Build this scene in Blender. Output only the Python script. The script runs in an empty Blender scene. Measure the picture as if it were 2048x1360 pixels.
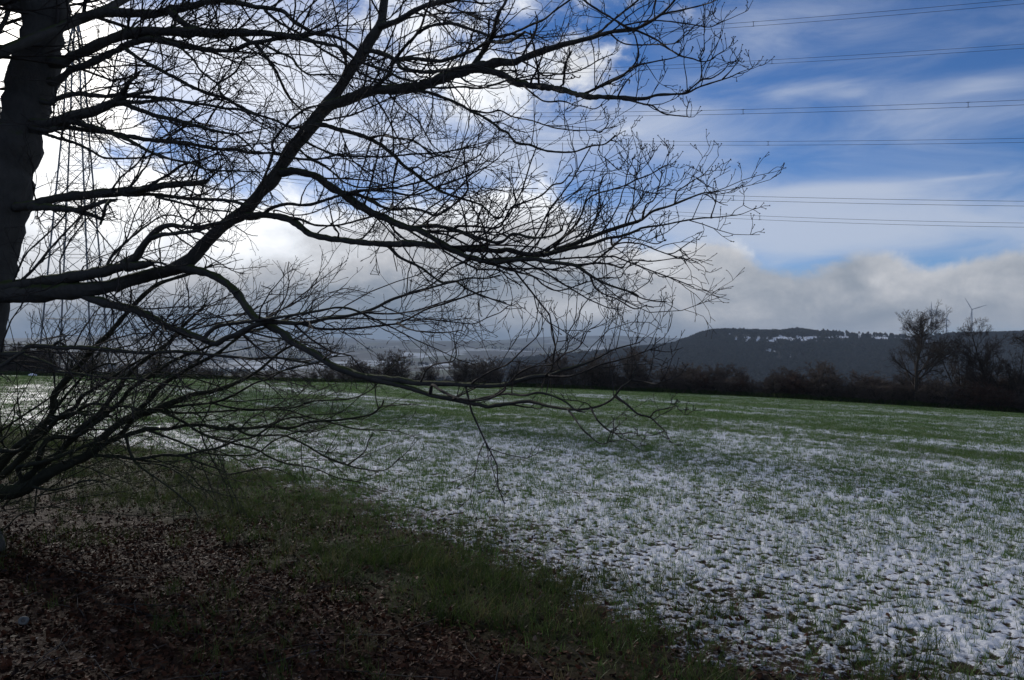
import bpy, math, random
import numpy as np
from mathutils import Vector

# ------------------------------------------------------------------ camera, sky, sun, exposure
SC = bpy.context.scene
EYE = 1.70
F = 1593.0            # focal length in pixels of the 2048 px photograph
CX, HY = 1024.0, 690.0
cam_d = bpy.data.cameras.new('camera')
cam_d.sensor_width = 36.0
cam_d.lens = 36.0 * F / 2048.0
cam_d.clip_start = 0.05
cam_d.clip_end = 30000.0
cam = bpy.data.objects.new('camera', cam_d)
SC.collection.objects.link(cam)
cam.location = (0, 0, EYE)
cam.rotation_euler = (math.radians(90.0) + math.atan(10.0 / F), 0, 0)
SC.camera = cam

SUN_EL, SUN_AZ = 21.0, -33.0          # degrees; azimuth from +Y towards +X
SUN_STRENGTH, SKY_STRENGTH = 2.5, 0.104
SC.view_settings.view_transform = 'Standard'
SC.view_settings.look = 'None'
SC.view_settings.gamma = 1.0
SC.view_settings.use_curve_mapping = False
SC.view_settings.exposure = -0.10
SC.cycles.use_denoising = True
SC.cycles.max_bounces = 6
SC.cycles.diffuse_bounces = 3
SC.cycles.transmission_bounces = 3
SC.cycles.transparent_max_bounces = 8
SC.cycles.volume_bounces = 0
SC.cycles.sample_clamp_indirect = 4.0


def az_el(px, py):
    a = math.atan((px - CX) / F)
    e = math.atan((HY - py) / F * math.cos(a))
    return math.degrees(a), math.degrees(e)


class NT:
    """small helper around a node tree"""
    def __init__(self, tree):
        self.t = tree

    def n(self, typ, **kw):
        nd = self.t.nodes.new(typ)
        for k, v in kw.items():
            setattr(nd, k, v)
        return nd

    def link(self, a, b):
        self.t.links.new(a, b)

    def _in(self, sock, v):
        if hasattr(v, 'is_output'):
            self.link(v, sock)
        else:
            sock.default_value = v

    def math(self, op, a, b=None, c=None, clamp=False):
        nd = self.n('ShaderNodeMath', operation=op, use_clamp=clamp)
        self._in(nd.inputs[0], a)
        if b is not None:
            self._in(nd.inputs[1], b)
        if c is not None:
            self._in(nd.inputs[2], c)
        return nd.outputs[0]

    def vmath(self, op, a, b=None, c=None):
        nd = self.n('ShaderNodeVectorMath', operation=op)
        self._in(nd.inputs[0], a)
        if b is not None:
            self._in(nd.inputs[1], b)
        if c is not None:
            self._in(nd.inputs[2], c)
        return nd.outputs['Value'] if op in ('DOT_PRODUCT', 'LENGTH') else nd.outputs[0]

    def noise(self, vec, scale, detail=4.0, rough=0.55, dist=0.0):
        nd = self.n('ShaderNodeTexNoise')
        if vec is not None:
            self.link(vec, nd.inputs['Vector'])
        nd.inputs['Scale'].default_value = scale
        nd.inputs['Detail'].default_value = detail
        nd.inputs['Roughness'].default_value = rough
        nd.inputs['Distortion'].default_value = dist
        return nd.outputs['Fac']

    def smooth(self, x, lo, hi, a=0.0, b=1.0):
        nd = self.n('ShaderNodeMapRange', interpolation_type='SMOOTHSTEP')
        self._in(nd.inputs['Value'], x)
        nd.inputs['From Min'].default_value = lo
        nd.inputs['From Max'].default_value = hi
        nd.inputs['To Min'].default_value = a
        nd.inputs['To Max'].default_value = b
        return nd.outputs['Result']

    def ramp(self, x, stops):
        nd = self.n('ShaderNodeValToRGB')
        el = nd.color_ramp.elements
        while len(el) < len(stops):
            el.new(0.5)
        for e, (p, c) in zip(el, stops):
            e.position = p
            e.color = (*c, 1.0)
        self.link(x, nd.inputs[0])
        return nd.outputs['Color']

    def mix(self, f, a, b, mode='MIX'):
        nd = self.n('ShaderNodeMix', data_type='RGBA', blend_type=mode)
        self._in(nd.inputs['Factor'], f)
        for s, v in ((nd.inputs[6], a), (nd.inputs[7], b)):
            if hasattr(v, 'is_output'):
                self.link(v, s)
            else:
                s.default_value = (*v, 1.0)
        return nd.outputs[2]

    def attr(self, name):
        return self.n('ShaderNodeAttribute', attribute_name=name).outputs['Fac']


def build_world():
    w = bpy.data.worlds.new('World')
    SC.world = w
    w.use_nodes = True
    w.node_tree.nodes.clear()
    T = NT(w.node_tree)
    out = T.n('ShaderNodeOutputWorld')
    sky = T.n('ShaderNodeTexSky', sky_type='NISHITA')
    sky.sun_disc = False
    sky.sun_elevation = math.radians(SUN_EL)
    sky.sun_rotation = math.radians(SUN_AZ)
    sky.air_density = 0.8
    sky.altitude = 300.0
    sky.dust_density = 0.0
    sky.ozone_density = 9.0
    bg_sky = T.n('ShaderNodeBackground')
    bg_sky.inputs['Strength'].default_value = SKY_STRENGTH
    T.link(sky.outputs[0], bg_sky.inputs['Color'])
    d = T.n('ShaderNodeTexCoord').outputs['Generated']
    sep = T.n('ShaderNodeSeparateXYZ')
    T.link(d, sep.inputs[0])
    X, Y, Z = sep.outputs
    az = T.math('MULTIPLY', T.math('ARCTAN2', X, Y), 57.29578)
    el = T.math('MULTIPLY', T.math('ARCSINE', T.math('MINIMUM', T.math('MAXIMUM', Z, -1.0), 1.0)), 57.29578)
    cmb = T.n('ShaderNodeCombineXYZ')
    T.link(az, cmb.inputs[0])
    T.link(el, cmb.inputs[1])
    uv = cmb.outputs[0]

    def blobs(lst, acc):
        # a soft bank of cloud (or a clear gap) centred on a direction; size in degrees
        for px, py, sx, sy, amp in lst:
            a, e = az_el(px, py)
            ix, iy = 1.0 / (sx / F * 57.3), 1.0 / (sy / F * 57.3)
            q = T.vmath('MULTIPLY_ADD', uv, (ix, iy, 0.0), (-a * ix, -e * iy, 0.0))
            g = T.math('EXPONENT', T.math('MULTIPLY', T.vmath('DOT_PRODUCT', q, q), -1.0))
            acc = T.math('MULTIPLY_ADD', g, amp, acc)
        return acc

    dz = T.vmath('MULTIPLY', d, (1.0, 1.0, 2.3))
    n1 = T.noise(dz, 4.2, 9.0, 0.56, 0.5)
    n2 = T.noise(T.vmath('ADD', dz, (3.1, 1.7, 0.4)), 9.0, 8.0, 0.58, 0.35)
    n3 = T.noise(T.vmath('MULTIPLY_ADD', d, (5.0, 5.0, 20.0), (1.0, 4.0, 2.0)), 1.0, 8.0, 0.6, 0.6)
    n4 = T.noise(T.vmath('MULTIPLY_ADD', d, (1.0, 1.0, 1.35), (7.3, 2.2, 5.1)), 11.0, 12.0, 0.66, 0.35)
    # how much cumulus there is in each direction
    cov = T.math('MULTIPLY_ADD', T.math('SUBTRACT', n1, 0.5), 0.9, 0.53)
    cov = T.math('MULTIPLY_ADD', T.math('SUBTRACT', n2, 0.5), 0.25, cov)
    cov = T.math('MULTIPLY_ADD', T.math('SUBTRACT', n4, 0.5), 0.85, cov)
    cov = blobs([
        (900, 40, 240, 160, 0.18), (1180, 150, 110, 130, 0.20), (60, 220, 230, 300, 0.42),
        (430, 470, 330, 120, 0.33), (1050, 420, 140, 65, 0.26), (900, 540, 420, 85, 0.45),
        (300, 640, 560, 110, 0.60), (1750, 610, 560, 68, 0.42), (1420, 545, 120, 75, 0.34),
        (1990, 550, 75, 60, 0.32), (1130, 640, 420, 70, 0.40), (1740, 530, 85, 75, 0.34), (1590, 505, 70, 40, -0.25), (1900, 500, 60, 40, -0.2),
        (520, 190, 230, 150, -0.50), (1750, 230, 430, 250, -0.62), (1350, 380, 260, 90, -0.30),
        (960, 310, 190, 60, -0.30), (330, 330, 160, 60, -0.16), (1880, 460, 330, 40, -0.25),
    ], cov)
    alpha = T.smooth(cov, 0.44, 0.76)
    # thin high veil: wisps
    veil = T.math('MULTIPLY_ADD', T.math('SUBTRACT', n3, 0.5), 0.9, 0.06)
    veil = blobs([
        (1620, 178, 95, 14, 0.30), (1700, 186, 50, 10, 0.2), (1950, 225, 190, 60, 0.30), (1690, 380, 150, 16, 0.42),
        (1640, 30, 190, 60, 0.26), (1350, 240, 130, 60, 0.35), (1850, 420, 420, 50, 0.30),
        (1250, 330, 260, 80, 0.20), (1920, 355, 60, 3, 0.12), (1400, 440, 300, 70, 0.3), (1750, 480, 520, 55, 0.42),
        (560, 190, 290, 190, 0.62), (980, 310, 200, 80, 0.3), (1000, 320, 130, 50, 0.2), (1960, 165, 90, 14, 0.2),
    ], veil)
    veil = T.smooth(veil, 0.0, 0.75, 0.0, 0.80)
    # brightness of the cloud: bright towards the sun and at thin edges, slate below
    sun_dir = Vector((math.sin(math.radians(SUN_AZ)) * math.cos(math.radians(SUN_EL)),
                      math.cos(math.radians(SUN_AZ)) * math.cos(math.radians(SUN_EL)),
                      math.sin(math.radians(SUN_EL))))
    cs = T.math('MAXIMUM', T.vmath('DOT_PRODUCT', d, tuple(sun_dir)), 0.0)
    glow = T.math('POWER', cs, 14.0)
    core = T.math('POWER', cs, 90.0)
    thin = T.smooth(cov, 0.50, 0.95, 1.0, 0.0)
    br = T.math('MULTIPLY_ADD', T.math('SUBTRACT', n2, 0.5), 0.65, 0.40)
    br = T.math('MULTIPLY_ADD', T.math('SUBTRACT', n3, 0.5), 0.12, br)
    br = T.math('MULTIPLY_ADD', T.math('SUBTRACT', n4, 0.5), 0.85, br)
    br = T.math('MULTIPLY_ADD', glow, 0.22, br)
    br = T.math('MULTIPLY_ADD', thin, 0.16, br)
    br = blobs([
        (430, 460, 300, 100, 0.42), (1050, 400, 170, 60, 0.32), (900, 90, 280, 180, 0.32),
        (300, 640, 520, 80, -0.33), (850, 590, 330, 60, -0.14), (1150, 615, 150, 28, 0.22), (1330, 520, 70, 50, 0.22),
        (1750, 580, 420, 90, 0.02), (1640, 520, 300, 40, -0.10), (1100, 670, 330, 28, -0.14), (60, 150, 240, 260, 0.40),
        (480, 690, 900, 45, -0.30), (1520, 500, 40, 30, 0.12),
    ], br)
    ccol = T.ramp(br, [(0.0, (0.17, 0.23, 0.31)), (0.30, (0.36, 0.40, 0.46)), (0.55, (0.64, 0.65, 0.68)),
                       (0.80, (1.02, 1.06, 1.12)), (1.0, (1.35, 1.36, 1.37))])
    ccol = T.mix(T.math('MULTIPLY', core, 1.0), ccol, (2.6, 2.5, 2.35), 'MIX')
    bg_c = T.n('ShaderNodeBackground')
    T.link(ccol, bg_c.inputs['Color'])
    bg_c.inputs['Strength'].default_value = 1.0
    bg_v = T.n('ShaderNodeBackground')
    vcol = T.mix(glow, (0.62, 0.68, 0.80), (1.5, 1.5, 1.5))
    T.link(vcol, bg_v.inputs['Color'])
    bg_v.inputs['Strength'].default_value = 1.0
    m1 = T.n('ShaderNodeMixShader')
    T.link(veil, m1.inputs[0])
    T.link(bg_sky.outputs[0], m1.inputs[1])
    T.link(bg_v.outputs[0], m1.inputs[2])
    m2 = T.n('ShaderNodeMixShader')
    T.link(alpha, m2.inputs[0])
    T.link(m1.outputs[0], m2.inputs[1])
    T.link(bg_c.outputs[0], m2.inputs[2])
    T.link(m2.outputs[0], out.inputs['Surface'])
    w.cycles.sampling_method = 'MANUAL'
    w.cycles.sample_map_resolution = 1024
    return sun_dir


SUN_DIR = build_world()
sun_d = bpy.data.lights.new('sun', 'SUN')
sun_d.energy = SUN_STRENGTH
sun_d.angle = math.radians(1.2)
sun_d.color = (1.0, 0.95, 0.88)
sun = bpy.data.objects.new('sun', sun_d)
SC.collection.objects.link(sun)
sun.rotation_euler = (-SUN_DIR).to_track_quat('-Z', 'Y').to_euler()
sun.location = (0, 0, 50)

# ------------------------------------------------------------------ helpers
COL = SC.collection


def tag(o, label=None, cat=None, group=None, kind=None):
    if label:
        o['label'] = label
    if cat:
        o['category'] = cat
    if group:
        o['group'] = group
    if kind:
        o['kind'] = kind
    return o


def mesh_np(name, V, faces, mat=None, smooth=True):
    """faces: list of int arrays (n,3) and/or (n,4)"""
    V = np.asarray(V, np.float32)
    me = bpy.data.meshes.new(name)
    faces = [np.asarray(f, np.int32) for f in faces if len(f)]
    me.vertices.add(len(V))
    me.vertices.foreach_set('co', V.ravel())
    idx = np.concatenate([f.ravel() for f in faces])
    tot = np.concatenate([np.full(len(f), f.shape[1], np.int32) for f in faces])
    start = np.concatenate([[0], np.cumsum(tot)[:-1]]).astype(np.int32)
    me.loops.add(len(idx))
    me.loops.foreach_set('vertex_index', idx)
    me.polygons.add(len(tot))
    me.polygons.foreach_set('loop_start', start)
    me.polygons.foreach_set('loop_total', tot)
    me.polygons.foreach_set('use_smooth', np.full(len(tot), smooth, bool))
    me.update(calc_edges=True)
    me.validate()
    if mat:
        me.materials.append(mat)
    return me


def add_attr(me, name, arr):
    a = me.attributes.new(name, 'FLOAT', 'POINT')
    a.data.foreach_set('value', np.asarray(arr, np.float32).ravel())


def obj(name, me, parent=None, loc=None, col=None):
    o = bpy.data.objects.new(name, me)
    (col or COL).objects.link(o)
    if parent:
        o.parent = parent
    if loc is not None:
        o.location = loc
    return o


def empty(name, loc=(0, 0, 0)):
    return obj(name, None, None, loc)


def copy_tree(o, parent=None):
    c = o.copy()
    COL.objects.link(c)
    if parent:
        c.parent = parent
    for ch in list(o.children):
        copy_tree(ch, c)
    return c


def _hash(ix, iy, seed):
    h = (ix.astype(np.int64) * 374761393 + iy.astype(np.int64) * 668265263 + seed * 1274126177) & 0xFFFFFFFF
    h = ((h ^ (h >> 13)) * 1274126177) & 0xFFFFFFFF
    h = h ^ (h >> 16)
    return (h & 0xFFFFFF) / float(0xFFFFFF)


def vnoise(x, y, seed=0):
    x = np.asarray(x, float)
    y = np.asarray(y, float)
    ix, iy = np.floor(x), np.floor(y)
    fx, fy = x - ix, y - iy
    fx = fx * fx * fx * (fx * (fx * 6 - 15) + 10)
    fy = fy * fy * fy * (fy * (fy * 6 - 15) + 10)
    a, b = _hash(ix, iy, seed), _hash(ix + 1, iy, seed)
    c, d = _hash(ix, iy + 1, seed), _hash(ix + 1, iy + 1, seed)
    return (a * (1 - fx) + b * fx) * (1 - fy) + (c * (1 - fx) + d * fx) * fy


def fbm(x, y, oct=4, seed=0, gain=0.5):
    s, a, t = 0.0, 1.0, 0.0
    for k in range(oct):
        ca, sa = math.cos(0.6 * k + 0.3), math.sin(0.6 * k + 0.3)
        f = 2.0 ** k
        s = s + a * vnoise((x * ca - y * sa) * f, (x * sa + y * ca) * f, seed + 17 * k)
        t += a
        a *= gain
    return s / t


def sstep(x, a, b):
    t = np.clip((x - a) / (b - a), 0, 1)
    return t * t * (3 - 2 * t)


# ------------------------------------------------------------------ the lie of the land
RB_AZ = np.radians([-180, -60, -45, -32.7, -15, 0, 12, 22, 32.7, 45, 60, 180])
RB_R = np.array([60, 118, 128, 131, 108, 96, 88, 84, 83, 80, 70, 60.0])
# skyline of the near hill, as height of its crest above the eye (m at 2000 m)
CR_PX = np.array([-400, 300, 700, 1000, 1150, 1230, 1290, 1340, 1372, 1400, 1425, 1450, 1500, 1560, 1640, 1720, 1800, 1900, 2048, 2400, 3200])
CR_Y = np.array([760, 750, 736, 722, 708, 700, 693, 687, 676, 664, 658, 656, 658, 660, 661, 663, 666, 665, 662, 664, 690.0])
CR_AZ = np.arctan((CR_PX - CX) / F)


def ground(x, y):
    x = np.asarray(x, float)
    y = np.asarray(y, float)
    r = np.hypot(x, y)
    az = np.arctan2(x, y)
    rb = np.interp(az, RB_AZ, RB_R)
    k = np.minimum(1.0, rb * 1.03 / np.maximum(r, 1e-6))
    nx, ny = x * k, y * k
    yy = np.where(ny > 0, ny, 0.35 * ny)
    z = -0.035 * yy - 0.02 * nx - 0.00047 * np.maximum(nx, 0) ** 2
    z = z + 0.10 * (fbm(x * 0.09, y * 0.09, 3, 5) - 0.5) * np.clip(r / 6, 0, 1)
    d = np.maximum(r - rb * 1.03, 0.0)
    z = z - 66.0 * (1 - np.exp(-d / 520.0))
    far = sstep(r, 500, 1400)
    z = z + far * 16.0 * (fbm(x * 0.0021, y * 0.0021, 4, 9) - 0.5)
    z = z + 5.0 * sstep(r, 170, 500) * (fbm(x * 0.009, y * 0.009, 3, 11) - 0.5)
    # near hill, crest about 2 km away
    front = np.cos(az) > 0.2
    crest = EYE + (HY - np.interp(az, CR_AZ, CR_Y)) / F * 2000.0 * np.cos(np.clip(az, -1.2, 1.2)) ** 0
    crest = crest - 9.0
    up = sstep(r, 1180 + 220 * (fbm(az * 9, az * 3, 3, 21) - 0.5), 2000)
    up = 0.35 * up + 0.65 * up ** 1.35
    down = 1 - sstep(r, 2500, 3300) * np.where(az > math.radians(12), 0.12, 0.75)
    hill = (crest + 66.0) * up * down
    z = np.where(front, z + np.maximum(hill, 0) * 1.0, z)
    # far ridges
    for rr, wd, yy2, sd, am in ((4300, 700, 697, 31, 7), (5600, 600, 686, 53, 7), (7600, 900, 676, 41, 9)):
        top = EYE + (HY - (yy2 + am * 2 * (fbm(az * 6 + 3, az * 0 + 1.5, 4, sd) - 0.5))) / F * rr
        bump = np.exp(-((r - rr) / wd) ** 2)
        z = np.where(front, np.maximum(z, z * (1 - bump) + top * bump), z)
    return z


def unproject(px, py, it=24):
    """where the line of sight through a point of the photograph meets the ground"""
    dx, dz = (px - CX) / F, (HY - py) / F
    lo, hi = 0.5, 160.0
    for _ in range(50):
        m = 0.5 * (lo + hi)
        if EYE + dz * m > float(ground(dx * m, m)):
            lo = m
        else:
            hi = m
    return dx * lo, lo


def at(px, py, Y):
    return np.array([(px - CX) / F * Y, Y, EYE + (HY - py) / F * Y])


def poly_side(P, x, y):
    """signed distance to an open polyline (right of its direction positive)"""
    P = np.asarray(P, float)
    best = np.full(np.shape(x), 1e9)
    sgn = np.ones(np.shape(x))
    for (ax, ay), (bx, by) in zip(P[:-1], P[1:]):
        ex, ey = bx - ax, by - ay
        t = np.clip(((x - ax) * ex + (y - ay) * ey) / (ex * ex + ey * ey), 0, 1)
        dx, dy = x - (ax + t * ex), y - (ay + t * ey)
        dd = np.hypot(dx, dy)
        s = np.where(ex * (y - ay) - ey * (x - ax) < 0, 1.0, -1.0)
        m = dd < best
        best = np.where(m, dd, best)
        sgn = np.where(m, s, sgn)
    return best * sgn


# edge between the leaf litter under the trees and the grass verge; edge between verge and field
E1 = [unproject(*p) for p in ((1170, 1359), (950, 1275), (740, 1195), (560, 1120), (380, 1052), (230, 1010), (90, 975), (0, 955))]
E2 = [unproject(*p) for p in ((1340, 1359), (1110, 1270), (885, 1150), (715, 1075), (580, 1010), (430, 950), (290, 915), (130, 880), (-20, 860))]


def extend(E):
    E = [np.array(p) for p in E]
    d0 = E[0] - E[1]
    d0 /= np.linalg.norm(d0)
    d1 = E[-1] - E[-3]
    d1 /= np.linalg.norm(d1)
    return [tuple(E[0] + d0 * 12)] + [tuple(p) for p in E] + [tuple(E[-1] + d1 * 14), tuple(E[-1] + d1 * 60)]


E1, E2 = extend(E1), extend(E2)


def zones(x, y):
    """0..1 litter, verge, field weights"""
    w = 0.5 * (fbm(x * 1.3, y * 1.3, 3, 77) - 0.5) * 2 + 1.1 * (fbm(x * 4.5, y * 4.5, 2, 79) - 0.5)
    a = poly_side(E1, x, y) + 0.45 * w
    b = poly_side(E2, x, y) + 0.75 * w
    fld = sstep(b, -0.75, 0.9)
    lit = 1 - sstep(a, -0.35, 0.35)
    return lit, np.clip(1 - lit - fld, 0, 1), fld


_p, _q = np.array(unproject(1500, 884)), np.array(unproject(2040, 946))
ROW = (_q - _p) / np.linalg.norm(_q - _p)      # the way the drill lines run
ROWN = np.array([-ROW[1], ROW[0]])


def green_cover(x, y):
    """how far the crop hides the snow, 0..1"""
    r = np.hypot(x, y)
    s, t = x * ROW[0] + y * ROW[1], x * ROWN[0] + y * ROWN[1]
    g = 0.24 + 0.36 * sstep(r, 6.5, 13) + 0.18 * sstep(r, 16, 46) + 0.08 * sstep(r, 60, 100)
    g = g + 0.75 * (fbm(s * 0.05 + 4, t * 0.42, 4, 61) - 0.5) * sstep(r, 7, 18)
    g = g + 0.55 * (fbm(x * 0.33, y * 0.33, 4, 63) - 0.5)
    tp = _p[0] * ROWN[0] + _p[1] * ROWN[1]
    for off in (0.0, 1.9, -7.5):
        g = g - 0.32 * np.exp(-((t - tp - off) / (0.42 if off == 0 else 0.30)) ** 2) * sstep(r, 8, 14) * (0.35 + fbm(s * 0.16, t * 0.0 + off, 3, 67))
    return np.clip(g, 0.02, 1.0)


# ------------------------------------------------------------------ materials
def new_mat(name):
    m = bpy.data.materials.new(name)
    m.use_nodes = True
    m.node_tree.nodes.clear()
    T = NT(m.node_tree)
    out = T.n('ShaderNodeOutputMaterial')
    return m, T, out


def principled(T, out, col, rough=0.8, spec=0.3, bump=None, bump_d=0.02, transl=0.0):
    p = T.n('ShaderNodeBsdfPrincipled')
    if hasattr(col, 'is_output'):
        T.link(col, p.inputs['Base Color'])
    else:
        p.inputs['Base Color'].default_value = (*col, 1)
    T._in(p.inputs['Roughness'], rough)
    T._in(p.inputs['Specular IOR Level'], spec)
    if bump is not None:
        b = T.n('ShaderNodeBump')
        b.inputs['Distance'].default_value = bump_d
        b.inputs['Strength'].default_value = 0.8
        T.link(bump, b.inputs['Height'])
        T.link(b.outputs[0], p.inputs['Normal'])
    sh = p.outputs[0]
    if transl > 0:
        tr = T.n('ShaderNodeBsdfTranslucent')
        if hasattr(col, 'is_output'):
            T.link(col, tr.inputs['Color'])
        else:
            tr.inputs['Color'].default_value = (*col, 1)
        mx = T.n('ShaderNodeMixShader')
        mx.inputs[0].default_value = transl
        T.link(sh, mx.inputs[1])
        T.link(tr.outputs[0], mx.inputs[2])
        sh = mx.outputs[0]
    T.link(sh, out.inputs['Surface'])


def pos(T):
    return T.n('ShaderNodeNewGeometry').outputs['Position']


def mat_bark(name, c0, c1, moss=0.0, sc=18.0):
    m, T, out = new_mat(name)
    P = pos(T)
    n = T.noise(T.vmath('MULTIPLY', P, (1, 1, 0.6)), sc, 6, 0.65)
    f = T.noise(P, sc * 6, 4, 0.6)
    col = T.mix(n, c0, c1)
    if moss > 0:
        nz = T.n('ShaderNodeSeparateXYZ')
        T.link(T.n('ShaderNodeNewGeometry').outputs['Normal'], nz.inputs[0])
        mz = T.math('ADD', nz.outputs[2], T.math('MULTIPLY', T.math('SUBTRACT', T.noise(P, 5.0, 5, 0.6), 0.5), 1.6))
        mk = T.smooth(mz, 0.35, 0.85, 0.0, moss)
        col = T.mix(mk, col, (0.055, 0.075, 0.018))
    h = T.math('ADD', n, T.math('MULTIPLY', f, 0.35))
    principled(T, out, col, 0.85, 0.2, h, 0.02)
    return m


def mat_plain(name, c, rough=0.7, spec=0.3, var=0.25, sc=3.0):
    m, T, out = new_mat(name)
    n = T.noise(pos(T), sc, 5, 0.6)
    col = T.mix(n, tuple(v * (1 - var) for v in c), tuple(v * (1 + var) for v in c))
    principled(T, out, col, rough, spec)
    return m


def mat_inst(name, stops, rough=0.6, spec=0.3, transl=0.0):
    """colour that differs from one small piece to the next"""
    m, T, out = new_mat(name)
    rnd = T.n('ShaderNodeObjectInfo').outputs['Random']
    col = T.ramp(rnd, stops)
    principled(T, out, col, rough, spec, None, 0, transl)
    return m


BARK = mat_bark('bark', (0.038, 0.035, 0.031), (0.105, 0.097, 0.085), 0.9)
TWIG = mat_bark('twig_bark', (0.034, 0.029, 0.026), (0.080, 0.068, 0.060), 0.0, 40)
SHRUB = mat_bark('shrub_bark', (0.030, 0.030, 0.020), (0.075, 0.072, 0.048), 0.6, 24)
HEDGE_BARK = mat_bark('hedge_bark', (0.030, 0.024, 0.019), (0.062, 0.049, 0.038), 0.0, 6)
HEDGE_TWIG = mat_bark('hedge_twig', (0.072, 0.055, 0.044), (0.145, 0.110, 0.088), 0.0, 2.0)
TREE_TWIG = mat_bark('tree_twig', (0.036, 0.028, 0.023), (0.075, 0.058, 0.048), 0.0, 2.0)
HEDGE_RED = mat_bark('hedge_red_twig', (0.055, 0.030, 0.022), (0.100, 0.055, 0.040), 0.0, 2.0)
STEEL = mat_plain('galvanised_steel', (0.16, 0.17, 0.18), 0.5, 0.4)
WIRE = mat_plain('aluminium_wire', (0.06, 0.065, 0.07), 0.6, 0.3)
GLASSY = mat_plain('brown_insulator', (0.07, 0.05, 0.04), 0.3, 0.5)
WHITE = mat_plain('white_window_paint', (0.55, 0.56, 0.58), 0.5, 0.3, 0.05)
TOWER = mat_plain('grey_tower_paint', (0.36, 0.37, 0.39), 0.5, 0.3, 0.05)
RENDERW = mat_plain('house_render', (0.40, 0.40, 0.40), 0.9, 0.2, 0.15)
SNOWM = mat_plain('roof_snow', (0.78, 0.80, 0.84), 0.7, 0.2, 0.04)
PANE = mat_plain('window_pane', (0.03, 0.035, 0.04), 0.15, 0.5)
BRICKY = mat_plain('chimney_brick', (0.22, 0.11, 0.08), 0.9, 0.2)
PALE = mat_plain('pale_fungus', (0.13, 0.13, 0.12), 0.7, 0.3, 0.2, 30)
PALE_IN = mat_plain('fungus_centre', (0.10, 0.09, 0.08), 0.8, 0.2, 0.2, 30)


def mat_field():
    m, T, out = new_mat('field_ground')
    P = pos(T)
    snow = T.attr('snow')
    lit = T.attr('litter')
    ver = T.attr('verge')
    grn = T.attr('green')
    far = T.attr('far')
    fine = T.noise(P, 42.0, 6, 0.65)
    mid = T.noise(P, 11.0, 5, 0.6)
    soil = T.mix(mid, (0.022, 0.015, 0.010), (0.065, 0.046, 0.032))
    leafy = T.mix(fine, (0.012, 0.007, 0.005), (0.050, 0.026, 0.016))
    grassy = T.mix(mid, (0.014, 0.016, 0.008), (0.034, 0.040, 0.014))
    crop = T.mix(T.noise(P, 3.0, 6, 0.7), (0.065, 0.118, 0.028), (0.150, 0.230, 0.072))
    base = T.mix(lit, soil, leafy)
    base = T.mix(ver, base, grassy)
    base = T.mix(T.math('MULTIPLY', far, grn), base, crop)
    s = T.math('ADD', snow, T.math('MULTIPLY', T.math('SUBTRACT', fine, 0.5), 0.9))
    s = T.math('ADD', s, T.math('MULTIPLY', T.math('SUBTRACT', mid, 0.5), 0.35))
    sm = T.smooth(s, 0.38, 0.66)
    col = T.mix(sm, base, T.mix(mid, (0.62, 0.63, 0.66), (0.76, 0.77, 0.79)))
    rough = T.smooth(sm, 0, 1, 0.75, 0.6)
    h = T.math('ADD', T.math('MULTIPLY', fine, 0.6), mid)
    principled(T, out, col, rough, T.smooth(sm, 0, 1, 0.02, 0.2), h, 0.018)
    return m


def mat_valley():
    m, T, out = new_mat('valley_land')
    P = pos(T)
    wood = T.attr('wood')
    snow = T.attr('snow')
    st = T.vmath('MULTIPLY', P, (1.0, 0.55, 1.0))
    big = T.noise(st, 0.0035, 5, 0.55, 0.3)
    vo = T.n('ShaderNodeTexVoronoi')
    vo.inputs['Scale'].default_value = 0.0042
    T.link(T.vmath('ADD', st, T.vmath('MULTIPLY', T.n('ShaderNodeTexNoise').outputs['Color'], (30, 30, 0))), vo.inputs['Vector'])
    sepc = T.n('ShaderNodeSeparateColor')
    T.link(vo.outputs['Color'], sepc.inputs[0])
    cell = sepc.outputs[0]
    fine = T.noise(P, 0.05, 6, 0.7)
    fieldc = T.ramp(cell, [(0.0, (0.045, 0.060, 0.028)), (0.45, (0.10, 0.115, 0.07)), (0.62, (0.30, 0.33, 0.33)), (1.0, (0.62, 0.66, 0.70))])
    fieldc = T.mix(T.smooth(fine, 0.35, 0.7, 0, 0.6), fieldc, (0.07, 0.07, 0.05))
    woodc = T.mix(fine, (0.018, 0.018, 0.015), (0.050, 0.046, 0.040))
    wm = T.math('MAXIMUM', wood, T.smooth(big, 0.44, 0.52))
    col = T.mix(wm, fieldc, woodc)
    sn = T.smooth(T.math('ADD', snow, T.math('MULTIPLY', T.math('SUBTRACT', T.noise(T.vmath('MULTIPLY', P, (1, 1, 2.5)), 0.022, 7, 0.72), 0.5), 1.5)), 0.42, 0.62)
    col = T.mix(sn, col, (0.70, 0.74, 0.80))
    principled(T, out, col, 0.9, 0.1)
    return m


FIELD_M, VALLEY_M = mat_field(), mat_valley()

# ------------------------------------------------------------------ ground: field and valley
def polar(R, A):
    """polar sheet: every ring a row"""
    nr, na = len(R), len(A)
    rr, aa = np.meshgrid(R, A, indexing='ij')
    x, y = rr * np.sin(aa), rr * np.cos(aa)
    i = np.arange(nr * na).reshape(nr, na)
    q = np.stack([i[:-1, :-1], i[:-1, 1:], i[1:, 1:], i[1:, :-1]], -1).reshape(-1, 4)[:, ::-1]
    q2 = np.stack([i[:-1, -1], i[:-1, 0], i[1:, 0], i[1:, -1]], -1).reshape(-1, 4)[:, ::-1]
    return x.ravel(), y.ravel(), np.concatenate([q, q2])


def lumps(x, y):
    """clods under the snow, metres"""
    h = 0.040 * (fbm(x * 18.0, y * 18.0, 2, 101, 0.5) - 0.5) + 0.030 * (fbm(x * 2.2, y * 2.2, 3, 103) - 0.5)
    return h


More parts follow.
